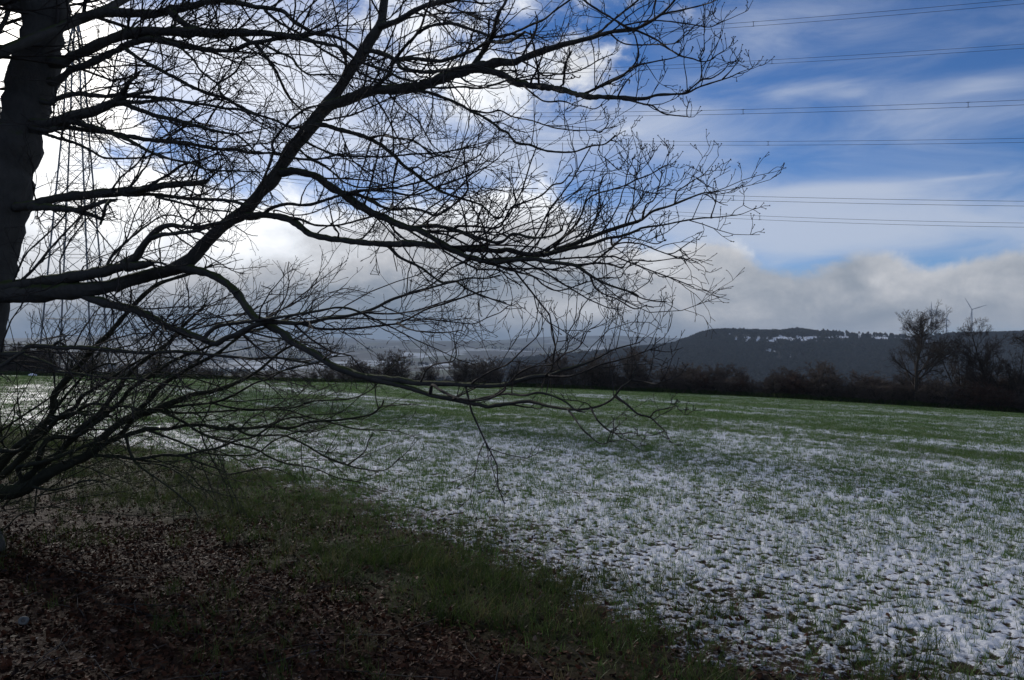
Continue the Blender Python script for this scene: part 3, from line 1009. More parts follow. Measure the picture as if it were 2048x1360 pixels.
# every limb seen in the photograph: id, parent, widths (px) along it, depth at its end (m), course
TREE = [
 ('trunk', None, (118, 98, 92, 88, 82, 80, 74, 66, 52, 38), (7.2, 7.1), 'D -380,3240 -330,2700 -280,2000 -200,1360 -130,1100 -95,800 -40,600 30,300 60,40 A 150,1060 185,900 238,700 290,480 335,240 362,0 385,-400 400,-1200 430,-2400 470,-3600'),
 ('L1', 'trunk', (24, 18, 17, 15, 10, 8, 7, 5), 6.0, 'A 470,200 560,170 700,118 850,95 1000,95 1150,110 1250,100 1350,75 1500,45 1620,12 1720,0 1850,5 2000,40 B 100,52 250,80 330,150 430,215 520,260 640,280 760,320 870,400 960,450'),
 ('L1b', 'L1', (14, 12, 11), 6.2, 'A 1370,95 1450,170 1530,215 1650,245 1800,245'),
 ('L1c', 'L1', (6, 5, 4), 6.2, 'B 120,80 210,160 330,230 450,300 560,380 680,450 780,520 880,580 1000,630 1100,640 1200,690'),
 ('L1d', 'L1', (3, 2), 6.9, 'A 1040,90 1040,0 1060,-120'),
 ('L1e', 'L1', (5, 3), 7.2, 'A 1020,240 1080,180 1170,130 1190,160'),
 ('L2', 'trunk', (26, 20, 20, 19, 18, 15, 11, 6), 5.9, 'A 480,500 560,450 700,390 850,320 1000,270 1150,250 1300,248 1500,252 1650,255 1850,255 2048,260 B 150,262 350,285 450,270 560,248 632,228'),
 ('L2b', 'trunk', (16, 14, 13, 12, 10, 8, 9, 7), 6.1, 'A 430,650 560,555 650,525 780,470 900,410 1000,360 1100,320 1200,310 1330,335 1450,365 1600,385 1750,400 1860,395 1980,345 2048,332 B 120,322 260,297 400,285'),
 ('L2c', 'L2b', (8, 7, 7, 5, 4), 5.8, 'A 980,370 1100,460 1250,540 1400,620 1550,700 1700,755 1800,780 1880,830 2048,910 B 120,935 200,960 330,1020 400,1010'),
 ('L2d', 'L2b', (5, 4, 4), 5.9, 'A 1420,360 1530,460 1600,560 1700,640 1740,670 1750,720 1800,780'),
 ('L2e', 'L2d', (4, 3), 5.7, 'A 1740,660 1870,580 1940,470 2000,450 B 60,420 180,310'),
 ('L2f', 'L2b', (5, 4, 3), 5.5, 'B 20,335 100,350 220,410 330,460 380,530 470,590 600,590 720,605 820,700'),
 ('L2g', 'L2', (8, 7, 6, 5), 5.2, 'B 330,290 480,320 600,345 720,375 840,470 960,520 1080,560 1200,620 1330,650'),
 ('L2h', 'L2g', (3, 2), 5.4, 'B 560,400 600,520 690,650'),
 ('L2i', 'L2', (9, 6, 4), 6.8, 'A 1930,290 2000,330 B 40,350 100,420 200,560 300,760 400,870'),
 ('L3', 'trunk', (28, 24, 22, 18, 16), 6.5, 'A 300,1000 450,972 560,935 650,910 760,880 850,840 940,800 990,745'),
 ('L3s', 'L3', (13, 9, 3), 6.3, 'A 960,770 1020,660 1075,612 1120,560'),
 ('L3t', 'L3s', (4, 3), 6.2, 'A 1070,620 1085,540 1080,480 1065,440'),
 ('L3a', 'L3', (9, 8, 6), 6.4, 'A 940,815 1100,812 1200,806 1300,794'),
 ('L3b', 'L3', (9, 9, 8, 5, 3), 5.8, 'A 960,820 1100,870 1250,925 1400,960 1550,1000 1700,1040 1830,1065 1890,1075 1960,1130 2048,1220'),
 ('L3c', 'L3', (12, 9, 8, 6, 5, 4), 5.6, 'A 560,960 650,990 780,1030 900,1065 1000,1085 1150,1110 1300,1130 1450,1140 1600,1165 1750,1190 1880,1195 1990,1220 B 200,1225 330,1260 500,1275 640,1250 720,1225'),
 ('L3d', 'trunk', (13, 10, 8), 6.7, 'A 360,1040 430,1025 540,1022 680,1040 800,1052'),
 ('L3e', 'trunk', (8, 6, 4, 3), 6.3, 'A 320,1060 450,1100 560,1130 680,1180 800,1250 870,1265 1000,1265 1150,1255 1280,1220'),
 ('L3f', 'L3c', (7, 6, 5, 4, 3), 5.7, 'A 900,1070 1050,1130 1150,1190 1280,1250 1400,1280 1550,1310 D 1650,35 1850,45 2040,50'),
 ('L4', 'trunk', (12, 9, 8, 7, 6, 5), 5.9, 'A 390,820 430,795 520,760 640,745 800,765 950,762 1150,770 1350,790 1500,815 1650,835 1800,865 1900,870 2048,915'),
 ('L4a', 'L4', (7, 5), 6.3, 'A 960,765 1100,745 1220,720'),
 ('L4b', 'L3b', (4, 3), 5.8, 'A 1640,1005 1700,900 1780,790'),
 ('L5', 'trunk', (22, 17, 17, 18, 15, 13, 10), 6.2, 'D 150,335 350,290 500,256 650,240 800,226 950,215 1100,200 1250,172 1400,152 1550,147 1650,126'),
 ('L5a', 'trunk', (16, 14, 12, 6), 6.6, 'D 180,330 380,338 550,352 680,380 780,420 815,436'),
 ('L5g', 'L5a', (10, 9, 8, 5), 6.4, 'D 640,360 760,315 830,290 930,275'),
 ('L5h', 'L5g', (5, 7, 5), 6.5, 'D 880,280 840,330 825,390 812,440 800,470'),
 ('L5b', 'L5', (7, 5, 3), 5.9, 'D 1050,205 1150,188 1250,130 1350,70 1450,0 A 1560,1290 1680,1250 1800,1190'),
 ('L5c', 'L5', (9, 8, 7, 6), 5.9, 'D 1000,235 1200,232 1350,250 1500,265 1650,272 1800,280 1900,300 2000,335'),
 ('L5d', 'L5c', (5, 4, 3), 5.8, 'D 1250,255 1400,290 1500,320 1650,350 1900,380'),
 ('L5e', 'L5', (5, 3), 6.2, 'D 980,210 1060,150 1130,50 1170,0 A 1230,1180'),
 ('L5f', 'L5', (4, 3), 6.4, 'D 880,215 960,100 1080,0 A 1150,1230'),
 ('L6', 'trunk', (38, 35, 33, 30, 27, 27, 27, 26, 25, 25, 25, 24, 21, 18, 16, 14, 10, 6), 5.4, 'D -60,1035 120,1032 250,1030 500,1012 750,990 950,950 1150,892 1350,842 1480,790 1580,690 1700,560 1830,460 1950,370 2048,265 E 100,190 200,85 B 270,1290 330,1190 430,1080 520,960 600,860 700,720 800,560 900,420 970,300 1040,190 1062,100 1070,0 1090,-200 1130,-500 1200,-900'),
 ('L6o', 'L6', (24, 22, 20, 21, 22, 17, 12, 9, 7, 5), 5.9, 'D 40,975 130,962 350,925 600,893 800,855 950,820 1050,780 1100,715 1160,625 1250,525 1350,480 1450,490 1560,500 1700,472 1850,440'),
 ('L6p', 'L6o', (20, 17, 15), 6.2, 'D 1030,810 1130,800 1212,782'),
 ('L6q', 'L6p', (5, 4), 6.1, 'D 1190,775 1280,780 1340,802 1400,810'),
 ('L6r', 'L6o', (9, 8, 4), 5.8, 'D 1230,575 1290,558 1400,545 1550,530 1700,490'),
 ('L6s', 'L6o', (6, 5, 3, 3), 5.8, 'D 830,850 850,810 900,720 1000,620 1150,500 1280,412 1380,402 1480,430 1560,480'),
 ('L6t', 'L6o', (4, 3), 6.6, 'D 90,950 110,920 200,720 300,620 450,480 530,380'),
 ('L6u', 'L6o', (6, 4, 3), 6.9, 'D 130,950 150,935 250,850 400,670 500,560 640,410 760,280'),
 ('L6v', 'L6o', (3, 3), 6.3, 'D 780,850 785,810 810,750'),
 ('L7', 'L6', (18, 15, 14, 13, 11, 9, 7, 6, 5, 4, 3), 4.8, 'D 640,1010 720,1065 800,1090 900,1120 1050,1150 1200,1210 1350,1290 1480,1338 G 1600,62 1720,112 1800,70 1950,10 E 60,1275 200,1255 420,1268 560,1240 750,1210 900,1180 1010,1140 1150,1070 1350,1010 1520,960 1650,930 1750,905 1900,905 2000,880'),
 ('L7b', 'L7', (8, 7, 5, 4), 5.2, 'G 1640,70 1650,40 D 1690,1325 1740,1290 1850,1270 2048,1242 E 200,1225 400,1190 560,1165 700,1140 800,1150 900,1185'),
 ('L7c', 'L7', (4, 3, 2), 4.6, 'E 900,1180 1100,1190 1300,1170 1500,1110 1650,1060 1720,980 1700,925'),
 ('L7d', 'L7', (5, 4, 3), 5.0, 'E 420,1275 560,1310 800,1310 1000,1290 1200,1260 1400,1160 1550,1110 1700,1060 1850,1010'),
 ('L7e', 'L7d', (4, 3, 2), 4.7, 'E 1180,1260 1260,1310 1400,1335 1550,1340 1700,1320'),
 ('L7f', 'L7', (3, 2), 4.6, 'E 1060,1130 1300,1220 1500,1240 1700,1265 1800,1268 1900,1220 2000,1180 F 60,1250'),
 ('L8', 'L6', (20, 16, 15, 15, 14, 14, 12, 11, 10, 9, 8, 6, 4, 2), 3.7, 'D 1440,810 1520,835 1600,850 1720,890 1830,960 1900,1030 1960,1120 2048,1225 E 130,1255 H 130,30 250,100 350,180 450,230 560,300 680,370 800,420 950,460 1150,475 1400,510 1650,515 1900,530 I 420,760 500,740 650,700 800,680 900,640 1050,600 1200,535 1300,480 1400,450 1520,420'),
 ('L8b', 'L8', (11, 10, 9, 9, 8, 7, 6, 5, 4, 3), 3.6, 'H 950,460 1050,490 1150,510 1300,550 1450,600 1600,630 1750,660 1900,690 I 330,925 500,905 640,892 800,930 950,952 1080,952 1200,925 1300,870 1370,780 1440,730 1470,650'),
 ('L8c', 'L8b', (5, 4, 3, 2), 3.3, 'I 1330,855 1420,920 1500,990 1600,1020 1680,1090 1720,1130 1745,1185'),
 ('L8d', 'L8c', (3, 2), 3.2, 'I 1600,1020 1640,970 1720,950 1815,925'),
 ('L8e', 'L8b', (4, 3, 2), 3.5, 'I 940,950 1000,1030 1050,1100 1120,1170 1210,1230 1300,1205'),
 ('L8f', 'L8b', (4, 3, 2), 3.4, 'I 1130,950 1180,1040 1280,1130 1370,1150 1430,1140 1500,1150'),
 ('L8g', 'L8b', (6, 5, 4), 3.8, 'I 100,880 200,880 300,855 450,830 600,842 720,820 900,880 1000,960'),
 ('L8h', 'L8', (4, 3, 2), 3.7, 'I 180,745 240,700 350,640 450,600 520,540 590,470 690,380 740,305'),
 ('L8i', 'L8', (4, 3, 2), 3.6, 'I 480,740 560,660 680,610 800,600 860,560 920,510 1000,480 1060,420 1100,330 1150,300'),
 ('L8j', 'L8', (3, 2), 3.8, 'I 760,685 820,620 830,500 860,400 870,300 840,210'),
 ('L8k', 'L8', (3, 2), 3.6, 'I 860,570 940,470 940,360 1000,260 1030,230 1040,170 1075,110'),
 ('L8l', 'L8', (5, 4, 3, 2), 3.4, 'I 800,690 950,690 1060,660 1200,600 1350,560 1480,520 1620,470'),
 ('L8m', 'L8b', (4, 3, 2), 3.3, 'I 1460,720 1560,735 1660,750 1710,700 1750,620'),
 ('L8n', 'L8m', (2, 2), 3.2, 'I 1650,750 1740,720 1805,695'),
 ('L8o', 'L8', (3, 3, 2), 3.9, 'H 1380,470 1420,390 1500,350 1620,330 1650,270 1640,200 1630,140'),
 ('L8p', 'L8', (4, 3), 4.5, 'H 590,310 640,270 658,262'),
 ('L8q', 'L8b', (6, 5, 4), 3.9, 'H 1460,520 1520,560 1620,610 1740,640 1850,640 1960,610 2040,560'),
 ('L9', 'L6', (14, 14, 15, 15, 14, 12, 11, 10, 10, 9, 8, 6, 4, 3), 3.7, 'E 260,60 330,45 420,60 530,90 620,160 720,220 850,310 1000,390 1120,440 1220,490 1350,520 1440,570 1550,630 1650,690 1750,735 1950,778 F 60,885 250,870 400,898 550,912 620,930 720,1000 800,1050 900,1090 1060,1140 1110,1170'),
 ('L9a', 'L9', (5, 4, 3), 4.6, 'E 700,215 800,225 900,205 1000,190 1200,172 1400,120 1600,40 B 1730,1300 1850,1230'),
 ('L9b', 'L9', (8, 6, 5, 4), 4.6, 'E 740,225 850,235 950,275 1050,330 1150,355 1280,345 1400,370 1500,400 1650,300 1740,200 1730,110'),
 ('L9c', 'L9', (9, 8, 7, 6, 4), 4.0, 'E 1200,485 1300,500 1400,485 1550,495 1700,540 1850,590 2000,620 F 100,670 250,700 400,690 500,640'),
 ('L9d', 'L9', (4, 4, 3), 5.4, 'E 1100,440 1140,500 1190,565 1260,605'),
 ('L9e', 'L9c', (4, 3), 4.0, 'E 1570,610 1640,560 1750,540 1850,530 1950,560 2040,540'),
 ('L9f', 'L9c', (5, 4, 3), 3.9, 'E 1650,490 1800,490 1900,500 2000,490 F 80,470 160,430 320,370 420,280 500,260 560,190'),
 ('L9g', 'L9', (5, 3, 2), 3.5, 'F 600,925 680,915 760,905 880,912 975,940 1040,882 1200,890 1300,880 1400,865'),
 ('L9h', 'L9g', (4, 3, 3, 2), 3.3, 'F 750,900 900,775 980,742 1130,752 1250,800 1340,832 1400,850 1455,860'),
 ('L9i', 'L9h', (2, 2), 3.2, 'F 1340,832 1400,820 1500,750'),
 ('L9j', 'L9', (4, 3, 2), 3.5, 'F 720,1000 760,1100 850,1160 950,1200 1050,1260 1100,1270 1175,1240'),
 ('L9k', 'L9', (5, 4, 3, 2), 3.8, 'E 1950,790 F 40,950 120,970 260,1010 350,1080 450,1125 570,1100 700,1050'),
 ('L9l', 'L9', (3, 2), 3.4, 'F 780,1030 870,1020 960,1020 1000,960 1050,915'),
 ('L10', 'L6', (16, 14, 12, 12, 12, 13, 12, 11, 10, 9, 8, 7, 5, 4, 2), 3.6, 'E -20,410 80,400 150,402 300,430 400,490 480,550 650,592 850,612 1050,632 1250,630 1450,640 1650,670 1850,672 2000,690 F 60,800 200,835 380,832 480,790 600,750 720,700 850,650 1000,600 1130,560 1220,490 1350,450 1450,410 1550,370 1640,340 1750,335'),
 ('L10a', 'L10', (8, 7, 6, 4, 3, 2), 3.3, 'F 360,838 550,790 700,760 850,710 1000,680 1150,620 1300,600 1450,570 1600,545 1700,540 1870,522'),
 ('L10b', 'L10', (6, 5, 4, 3), 4.9, 'E 1090,635 1130,670 1200,740 1350,810 1460,890 1540,940 1640,930 1750,1000 1900,1060 2048,1110'),
 ('L10c', 'L9', (4, 3, 3), 4.4, 'E 1750,745 1680,790 1600,830 1500,920 1400,990'),
 ('L10d', 'L10', (7, 6, 5, 4, 3), 4.8, 'E 120,380 180,340 300,310 450,320 600,280 750,230 900,200 1100,210 1300,240 1500,170 1700,100 1850,30'),
 ('L10e', 'L10', (5, 4, 4, 3), 4.9, 'E 330,420 420,440 520,480 700,480 900,430 1100,370 1250,260 1400,180'),
 ('L10f', 'L10', (3, 2), 5.2, 'E 200,360 350,400 500,380 700,300 850,330'),
 ('L10g', 'L10', (5, 4, 3, 3, 2), 3.5, 'F 440,770 520,690 600,600 650,520 690,410 770,350 880,320 1010,278 1080,240 1200,195 1325,120'),
 ('L10h', 'L10g', (3, 2, 2), 3.4, 'F 680,420 720,330 790,310 830,210 860,170 840,50'),
 ('L10i', 'L10g', (2, 2), 3.3, 'F 1005,280 1020,180 1055,110 1060,60'),
 ('L10j', 'L10', (4, 3, 2), 3.2, 'F 1140,550 1170,440 1230,400 1270,300 1290,220 1300,180'),
 ('L10k', 'L10', (3, 2), 3.2, 'F 1400,420 1420,330 1480,290 1550,240 1630,200'),
 ('L10l', 'L10a', (3, 2), 3.2, 'F 1690,535 1730,410'),
 ('L10m', 'L10', (3, 2, 2), 3.3, 'F 1060,490 1130,400 1140,300 1090,220 1050,190'),
 ('L10n', 'L10', (4, 3, 2), 3.6, 'F 330,820 470,720 560,660 700,560 830,430'),
 ('L10o', 'L10a', (4, 3, 2), 3.2, 'F 900,760 1000,700 1130,720 1250,750 1330,715'),
 ('L10p', 'L10', (4, 3, 2), 3.3, 'F 1000,600 1030,500 1080,470'),
 ('L11', 'L6', (10, 9, 8, 7, 6, 5, 4, 3), 4.4, 'B 520,990 600,1000 700,1030 850,1070 960,1110 1080,1180 1160,1250 1230,1320 E 1350,90 1450,160 1550,220 1700,270 1850,320 1980,430 F 60,440'),
 ('L11a', 'L11', (5, 4, 3, 2), 4.5, 'B 950,1105 1060,1080 1150,1100 1300,1120 1400,1190 1500,1240 1700,1270'),
 ('L11b', 'L6', (5, 4, 4, 3), 4.7, 'B 420,1110 460,1140 560,1190 700,1240 900,1250 1100,1250 1300,1230 1500,1220 1700,1190'),
 ('L11c', 'L6', (5, 4, 3, 3), 4.9, 'B 370,1170 400,1200 480,1270 600,1330 E 700,90 760,140 900,180 1100,150 1300,70'),
 ('L11d', 'L6', (6, 5, 4), 5.5, 'D 2040,300 B 120,1400 140,1350 180,1220 180,1130 320,960 440,870 540,840'),
 ('L11e', 'L11d', (3, 2), 5.4, 'B 185,1210 250,1140 310,1145 300,1200'),
 ('L11f', 'L6', (4, 3), 4.8, 'B 580,960 700,940 800,920 950,860 1100,790 1250,740'),
 ('L12', 'L6', (22, 20, 21, 22, 20, 18, 18, 14, 11, 9, 8, 7, 5, 3), 3.7, 'B 580,860 660,830 760,800 900,742 1050,716 1250,705 1400,670 1550,620 1700,570 1800,535 1950,505 C 60,495 150,480 300,420 450,370 600,330 750,290 900,250 1080,225 1200,170 1300,100 1380,20 1450,-80'),
 ('L12a', 'L12', (5, 4, 3, 2), 3.6, 'C 1150,195 1300,110 1430,80 1600,40 1720,0 1800,-60'),
 ('L12b', 'L12', (14, 13, 13, 12, 10, 8, 6, 4, 3, 2), 3.3, 'B 1780,540 1850,548 1920,562 2048,605 C 100,650 250,680 400,695 550,730 680,765 850,775 1000,780 1150,788 1250,757 1400,750 1500,740 1600,690 1790,630 1850,610 1920,575'),
 ('L12c', 'L12b', (3, 3, 2), 3.2, 'C 1490,740 1580,660 1620,630 1700,620 1800,550 1835,490'),
 ('L12d', 'L12b', (3, 2), 3.2, 'C 1780,632 1850,560 1915,475'),
 ('L12e', 'L12c', (2, 2), 3.3, 'C 1620,630 1610,480 1590,455 1625,395'),
 ('L12f', 'L12b', (5, 4, 3, 2), 3.3, 'C 980,785 1050,800 1150,830 1220,842 1300,900 1400,920 1510,930'),
 ('L12g', 'L12b', (5, 5, 4, 3), 3.4, 'C 640,755 680,745 800,690 900,640 980,600 1070,520 1110,430 1090,300 1060,240'),
 ('L12h', 'L12g', (4, 3, 2), 3.3, 'C 1040,545 1100,520 1230,490 1380,460 1440,440'),
 ('L12i', 'L12', (7, 6, 5, 4, 3), 4.0, 'B 1280,720 1400,730 1500,760 1650,820 1780,890 1900,950 2000,1030 C 60,1060 130,1140 250,1160 350,1200 480,1215 600,1210 730,1165 840,1150 925,1080'),
 ('L12j', 'L12i', (4, 3, 2), 3.8, 'B 1780,880 1900,900 2000,880 C 100,930 250,960 400,1010 500,1030 600,1040 750,1040 800,1060 840,1020'),
 ('L12k', 'L12', (10, 9, 8, 6, 4), 4.5, 'B 1770,540 1850,430 1920,320 1960,200 1990,100 2048,0 C 100,-150 180,-300'),
 ('L12l', 'L12', (8, 7, 6, 5, 4), 4.7, 'B 980,710 1060,640 1100,600 1150,490 1220,390 1350,240 1400,100 1430,30 1450,-60'),
 ('L12m', 'L12l', (6, 6, 6, 5, 4, 3), 4.1, 'B 1340,255 1450,200 1600,180 1720,212 1830,250 1950,290 C 80,265 150,240 250,190 350,150 450,70 550,0 650,-80'),
 ('L12n', 'L6', (9, 8, 7, 7, 6), 4.4, 'B 900,420 960,402 1060,420 1170,472 1300,462 1500,482 1650,450 1800,390 1900,330 C 60,330 200,250'),
 ('L12o', 'L12n', (7, 8, 8, 7), 4.4, 'B 1170,478 1210,540 1300,560 1450,570 1600,550 1750,520'),
 ('L12p', 'L12', (4, 4, 3, 2), 3.5, 'C 1060,240 1100,240 1250,310 1330,370 1450,440 1550,465 1620,490 1700,470 1735,435'),
 ('L12q', 'L12', (5, 4, 4, 3), 3.7, 'C 1060,228 1010,210 900,140 780,70 680,0 600,-70'),
 ('L12r', 'L12', (6, 5, 4, 3), 3.6, 'C 640,320 720,295 800,250 900,160 1000,80 1100,0 1180,-80'),
 ('L12s', 'L12q', (3, 3, 2), 3.4, 'C 1000,195 1200,160 1400,170 1600,200 1680,210 1750,185'),
 ('L12t', 'L12', (3, 3, 2), 3.4, 'C 880,258 1000,345 1250,350 1400,340 1480,280 1525,240'),
 ('L12u', 'L12', (4, 3, 3), 4.6, 'B 970,735 1060,870 1130,1000 1200,1130 1280,1200 1400,1250'),
 ('L12v', 'L12', (4, 3, 2), 4.4, 'B 1100,730 1200,850 1330,950 1400,1060 1470,1170 1600,1260'),
 ('L12w', 'L12', (5, 4, 3), 4.1, 'B 1400,690 1550,700 1700,690 1850,700 C 60,640 200,610 350,580 500,590'),
 ('L12x', 'L12b', (4, 3, 2), 3.6, 'C 200,690 280,760 370,810 500,805 600,840 660,845 750,868 822,835'),
 ('L12y', 'L12', (4, 3, 2), 3.8, 'C 170,480 280,540 350,600 450,590 560,580 680,540 800,470 900,430'),
 ('L12z', 'L12', (4, 3, 2), 3.9, 'B 1660,590 1750,660 1900,700 C 50,690 110,640'),
 ('L13', 'L6', (12, 11, 10, 9, 7, 5), 4.6, 'B 1050,200 1110,185 1180,160 1280,100 1380,50 1500,15 1620,-10 1800,-80 2048,-260'),
 ('L13a', 'L13', (4, 3, 3), 4.4, 'B 1450,40 1520,80 1620,100 1720,95 1850,140 2000,160'),
 ('L13b', 'L13', (4, 3), 4.6, 'B 1300,90 1380,110 1480,120 1560,170'),
 ('L16', 'trunk', (14, 10, 9, 8, 7, 6, 5, 4), 6.4, 'G -400,180 -250,200 -50,190 150,188 220,132 350,130 500,142 700,142 900,160 1100,180 1400,172 1700,200 2048,230 H 200,300 500,350'),
 ('L16a', 'L16', (9, 8, 6), 6.8, 'G -250,420 -30,310 80,240 200,168'),
 ('L16b', 'L16', (5, 4, 4, 3), 6.6, 'G 180,195 350,250 430,290 460,330 650,350 850,380 1100,390 1300,430 1500,460'),
 ('L16c', 'L16', (7, 4), 6.9, 'G 420,130 450,105 470,95 520,125'),
]

BUSH = [
 ('S0', None, (60, 44, 34), (8.3, 8.0), 'G -900,1700 -600,1440 -350,1370 -150,1330'),
 ('S1', 'S0', (34, 30, 26, 22, 19, 17, 15, 13, 12, 10, 8, 6, 5, 4), 6.9, 'G -180,1330 0,1290 120,1290 250,1240 400,1140 520,1080 700,1000 790,900 850,830 1000,720 1100,680 1250,640 1400,570 1550,515 1700,490 1850,440 2048,340 H 250,250 420,170'),
 ('S2', 'S0', (28, 20, 17, 14, 12, 11, 10, 9, 8, 6, 4), 7.2, 'G -250,1340 -120,1220 0,1080 100,980 250,850 350,760 425,650 430,540 450,490 560,370 650,270 740,160 800,100 900,0 D 1000,1200 1100,1090 1250,960 1400,905 1550,860 1700,800'),
 ('S3', 'S0', (20, 14, 12, 10, 8, 7, 5, 4, 3), 7.0, 'G -200,1330 0,1180 200,1000 300,870 400,780 500,680 600,620 650,540 720,490 900,380 1050,280 1200,200 1400,60 D 1650,1250'),
 ('S4', 'S1', (18, 14, 12, 11, 9, 7, 6, 5, 4), 6.9, 'G 130,1270 330,1080 480,980 560,880 680,760 800,660 880,550 950,470 1000,390 1070,310 1180,220 1300,150 1400,40 D 1500,1250 1650,1120'),
 ('S5', 'S4', (10, 9, 8, 7, 6, 5, 4), 6.8, 'G 540,910 700,790 830,690 950,590 1050,470 1200,370 1400,240 1600,160 1720,110 D 1900,1360 2040,1290'),
 ('S6', 'S1', (10, 9, 9, 8, 6, 5, 4), 6.8, 'G 720,990 780,905 900,870 1000,800 1100,650 1200,560 1290,450 1450,340 1600,260 1750,180 1950,30 E 120,1300 400,1180'),
 ('S7', 'S1', (11, 9, 8, 7, 6, 5, 4, 3), 6.6, 'G 720,1000 780,955 900,880 1050,830 1200,790 1350,790 1500,760 1620,760 1800,790 2040,780 H 200,850 330,862 500,812 700,800 950,760 1050,690 1070,640'),
 ('S8', 'S1', (8, 7, 6, 5, 4, 3), 6.5, 'G 690,1010 800,1002 950,1010 1100,1030 1300,1000 1450,1000 1600,970 1750,940 1900,880 2040,850 H 250,800 450,770'),
 ('S8b', 'S8', (4, 4, 3, 3, 2), 6.4, 'G 1450,1000 1600,1060 1750,1110 1850,1150 H 100,1180 250,1200'),
 ('S9', 'S7', (6, 5, 4, 3), 7.0, 'G 1010,850 1020,890 1040,970 1100,1070 1250,1180 1400,1290 1480,1360 1560,1420'),
 ('S10', 'S7', (5, 4, 3, 3), 6.6, 'G 1180,800 1350,860 1500,920 1650,980 1800,1000 2040,990 H 200,960 420,880'),
 ('S11', 'S1', (6, 5, 4, 3, 3), 6.6, 'G 1320,620 1500,600 1700,580 1850,530 2040,425 H 150,470 300,390 500,350 700,280'),
 ('S12', 'S1', (5, 4, 4, 3, 3, 2), 6.4, 'G 1330,640 1400,660 1600,660 1900,640 2040,640 H 200,700 350,700 500,650 800,630 950,570 1030,500'),
 ('S13', 'S11', (4, 3, 3, 2), 6.4, 'G 1690,580 1850,620 2040,635 H 150,720 300,720 450,770 650,820 850,870 1050,880 1200,890'),
 ('S14', 'S7', (5, 4, 4, 3, 2), 6.3, 'H -150,840 0,920 250,920 350,950 500,1030 600,1090 780,1160 900,1190 1080,1200 1200,1100'),
 ('S15', 'S14', (3, 2), 6.2, 'H 780,1160 850,1110 920,1050 950,960'),
 ('S16', 'S2', (5, 4, 3), 7.4, 'G -60,960 0,820 150,710 300,610 425,525 560,440'),
 ('S17', 'S2', (4, 3, 2), 7.5, 'G -80,980 0,900 200,740 410,600'),
 ('S18', 'S2', (4, 3, 2), 7.6, 'G 20,900 60,820 110,700 120,610'),
 ('S19', 'S2', (10, 9, 7), 7.4, 'G -160,960 -20,960 150,965 230,890'),
 ('S20', 'S1', (10, 9, 8, 6), 7.3, 'G 150,1110 250,1075 400,1040 600,960 780,890'),
 ('S21', 'S2', (7, 6, 5, 4), 7.0, 'G 400,720 560,690 700,600 800,590 850,620 1000,610 1150,640'),
 ('S22', 'S4', (11, 10, 8, 6), 7.2, 'G 300,1080 350,920 430,860 600,850 700,790'),
 ('S23', 'S1', (6, 4, 3), 7.1, 'G 250,1245 320,1265 420,1275 550,1250 650,1210 750,1200'),
 ('S24', 'S2', (7, 6, 4), 7.1, 'G 440,700 600,660 720,680 850,650 950,600'),
 ('S25', 'S2', (6, 5, 4, 3), 7.0, 'G 430,660 500,560 600,440 700,340 850,270 920,280'),
 ('S26', 'S1', (6, 5, 3, 2), 6.4, 'G 1280,640 1480,740 1600,820 1800,890 2040,950 H 150,1090 300,1150 500,1180 700,1260 900,1300'),
 ('S27', 'S9', (3, 3, 2), 6.8, 'G 1090,1060 1300,1080 1430,1140 1560,1250 1700,1290 1850,1330'),
 ('S28', 'S3', (4, 3, 2), 7.3, 'G -100,1400 0,1380 100,1310'),
 ('S29', 'S0', (4, 3, 2, 2), 7.6, 'G -300,1500 0,1600 160,1480 360,1420 640,1340 920,1300'),
]


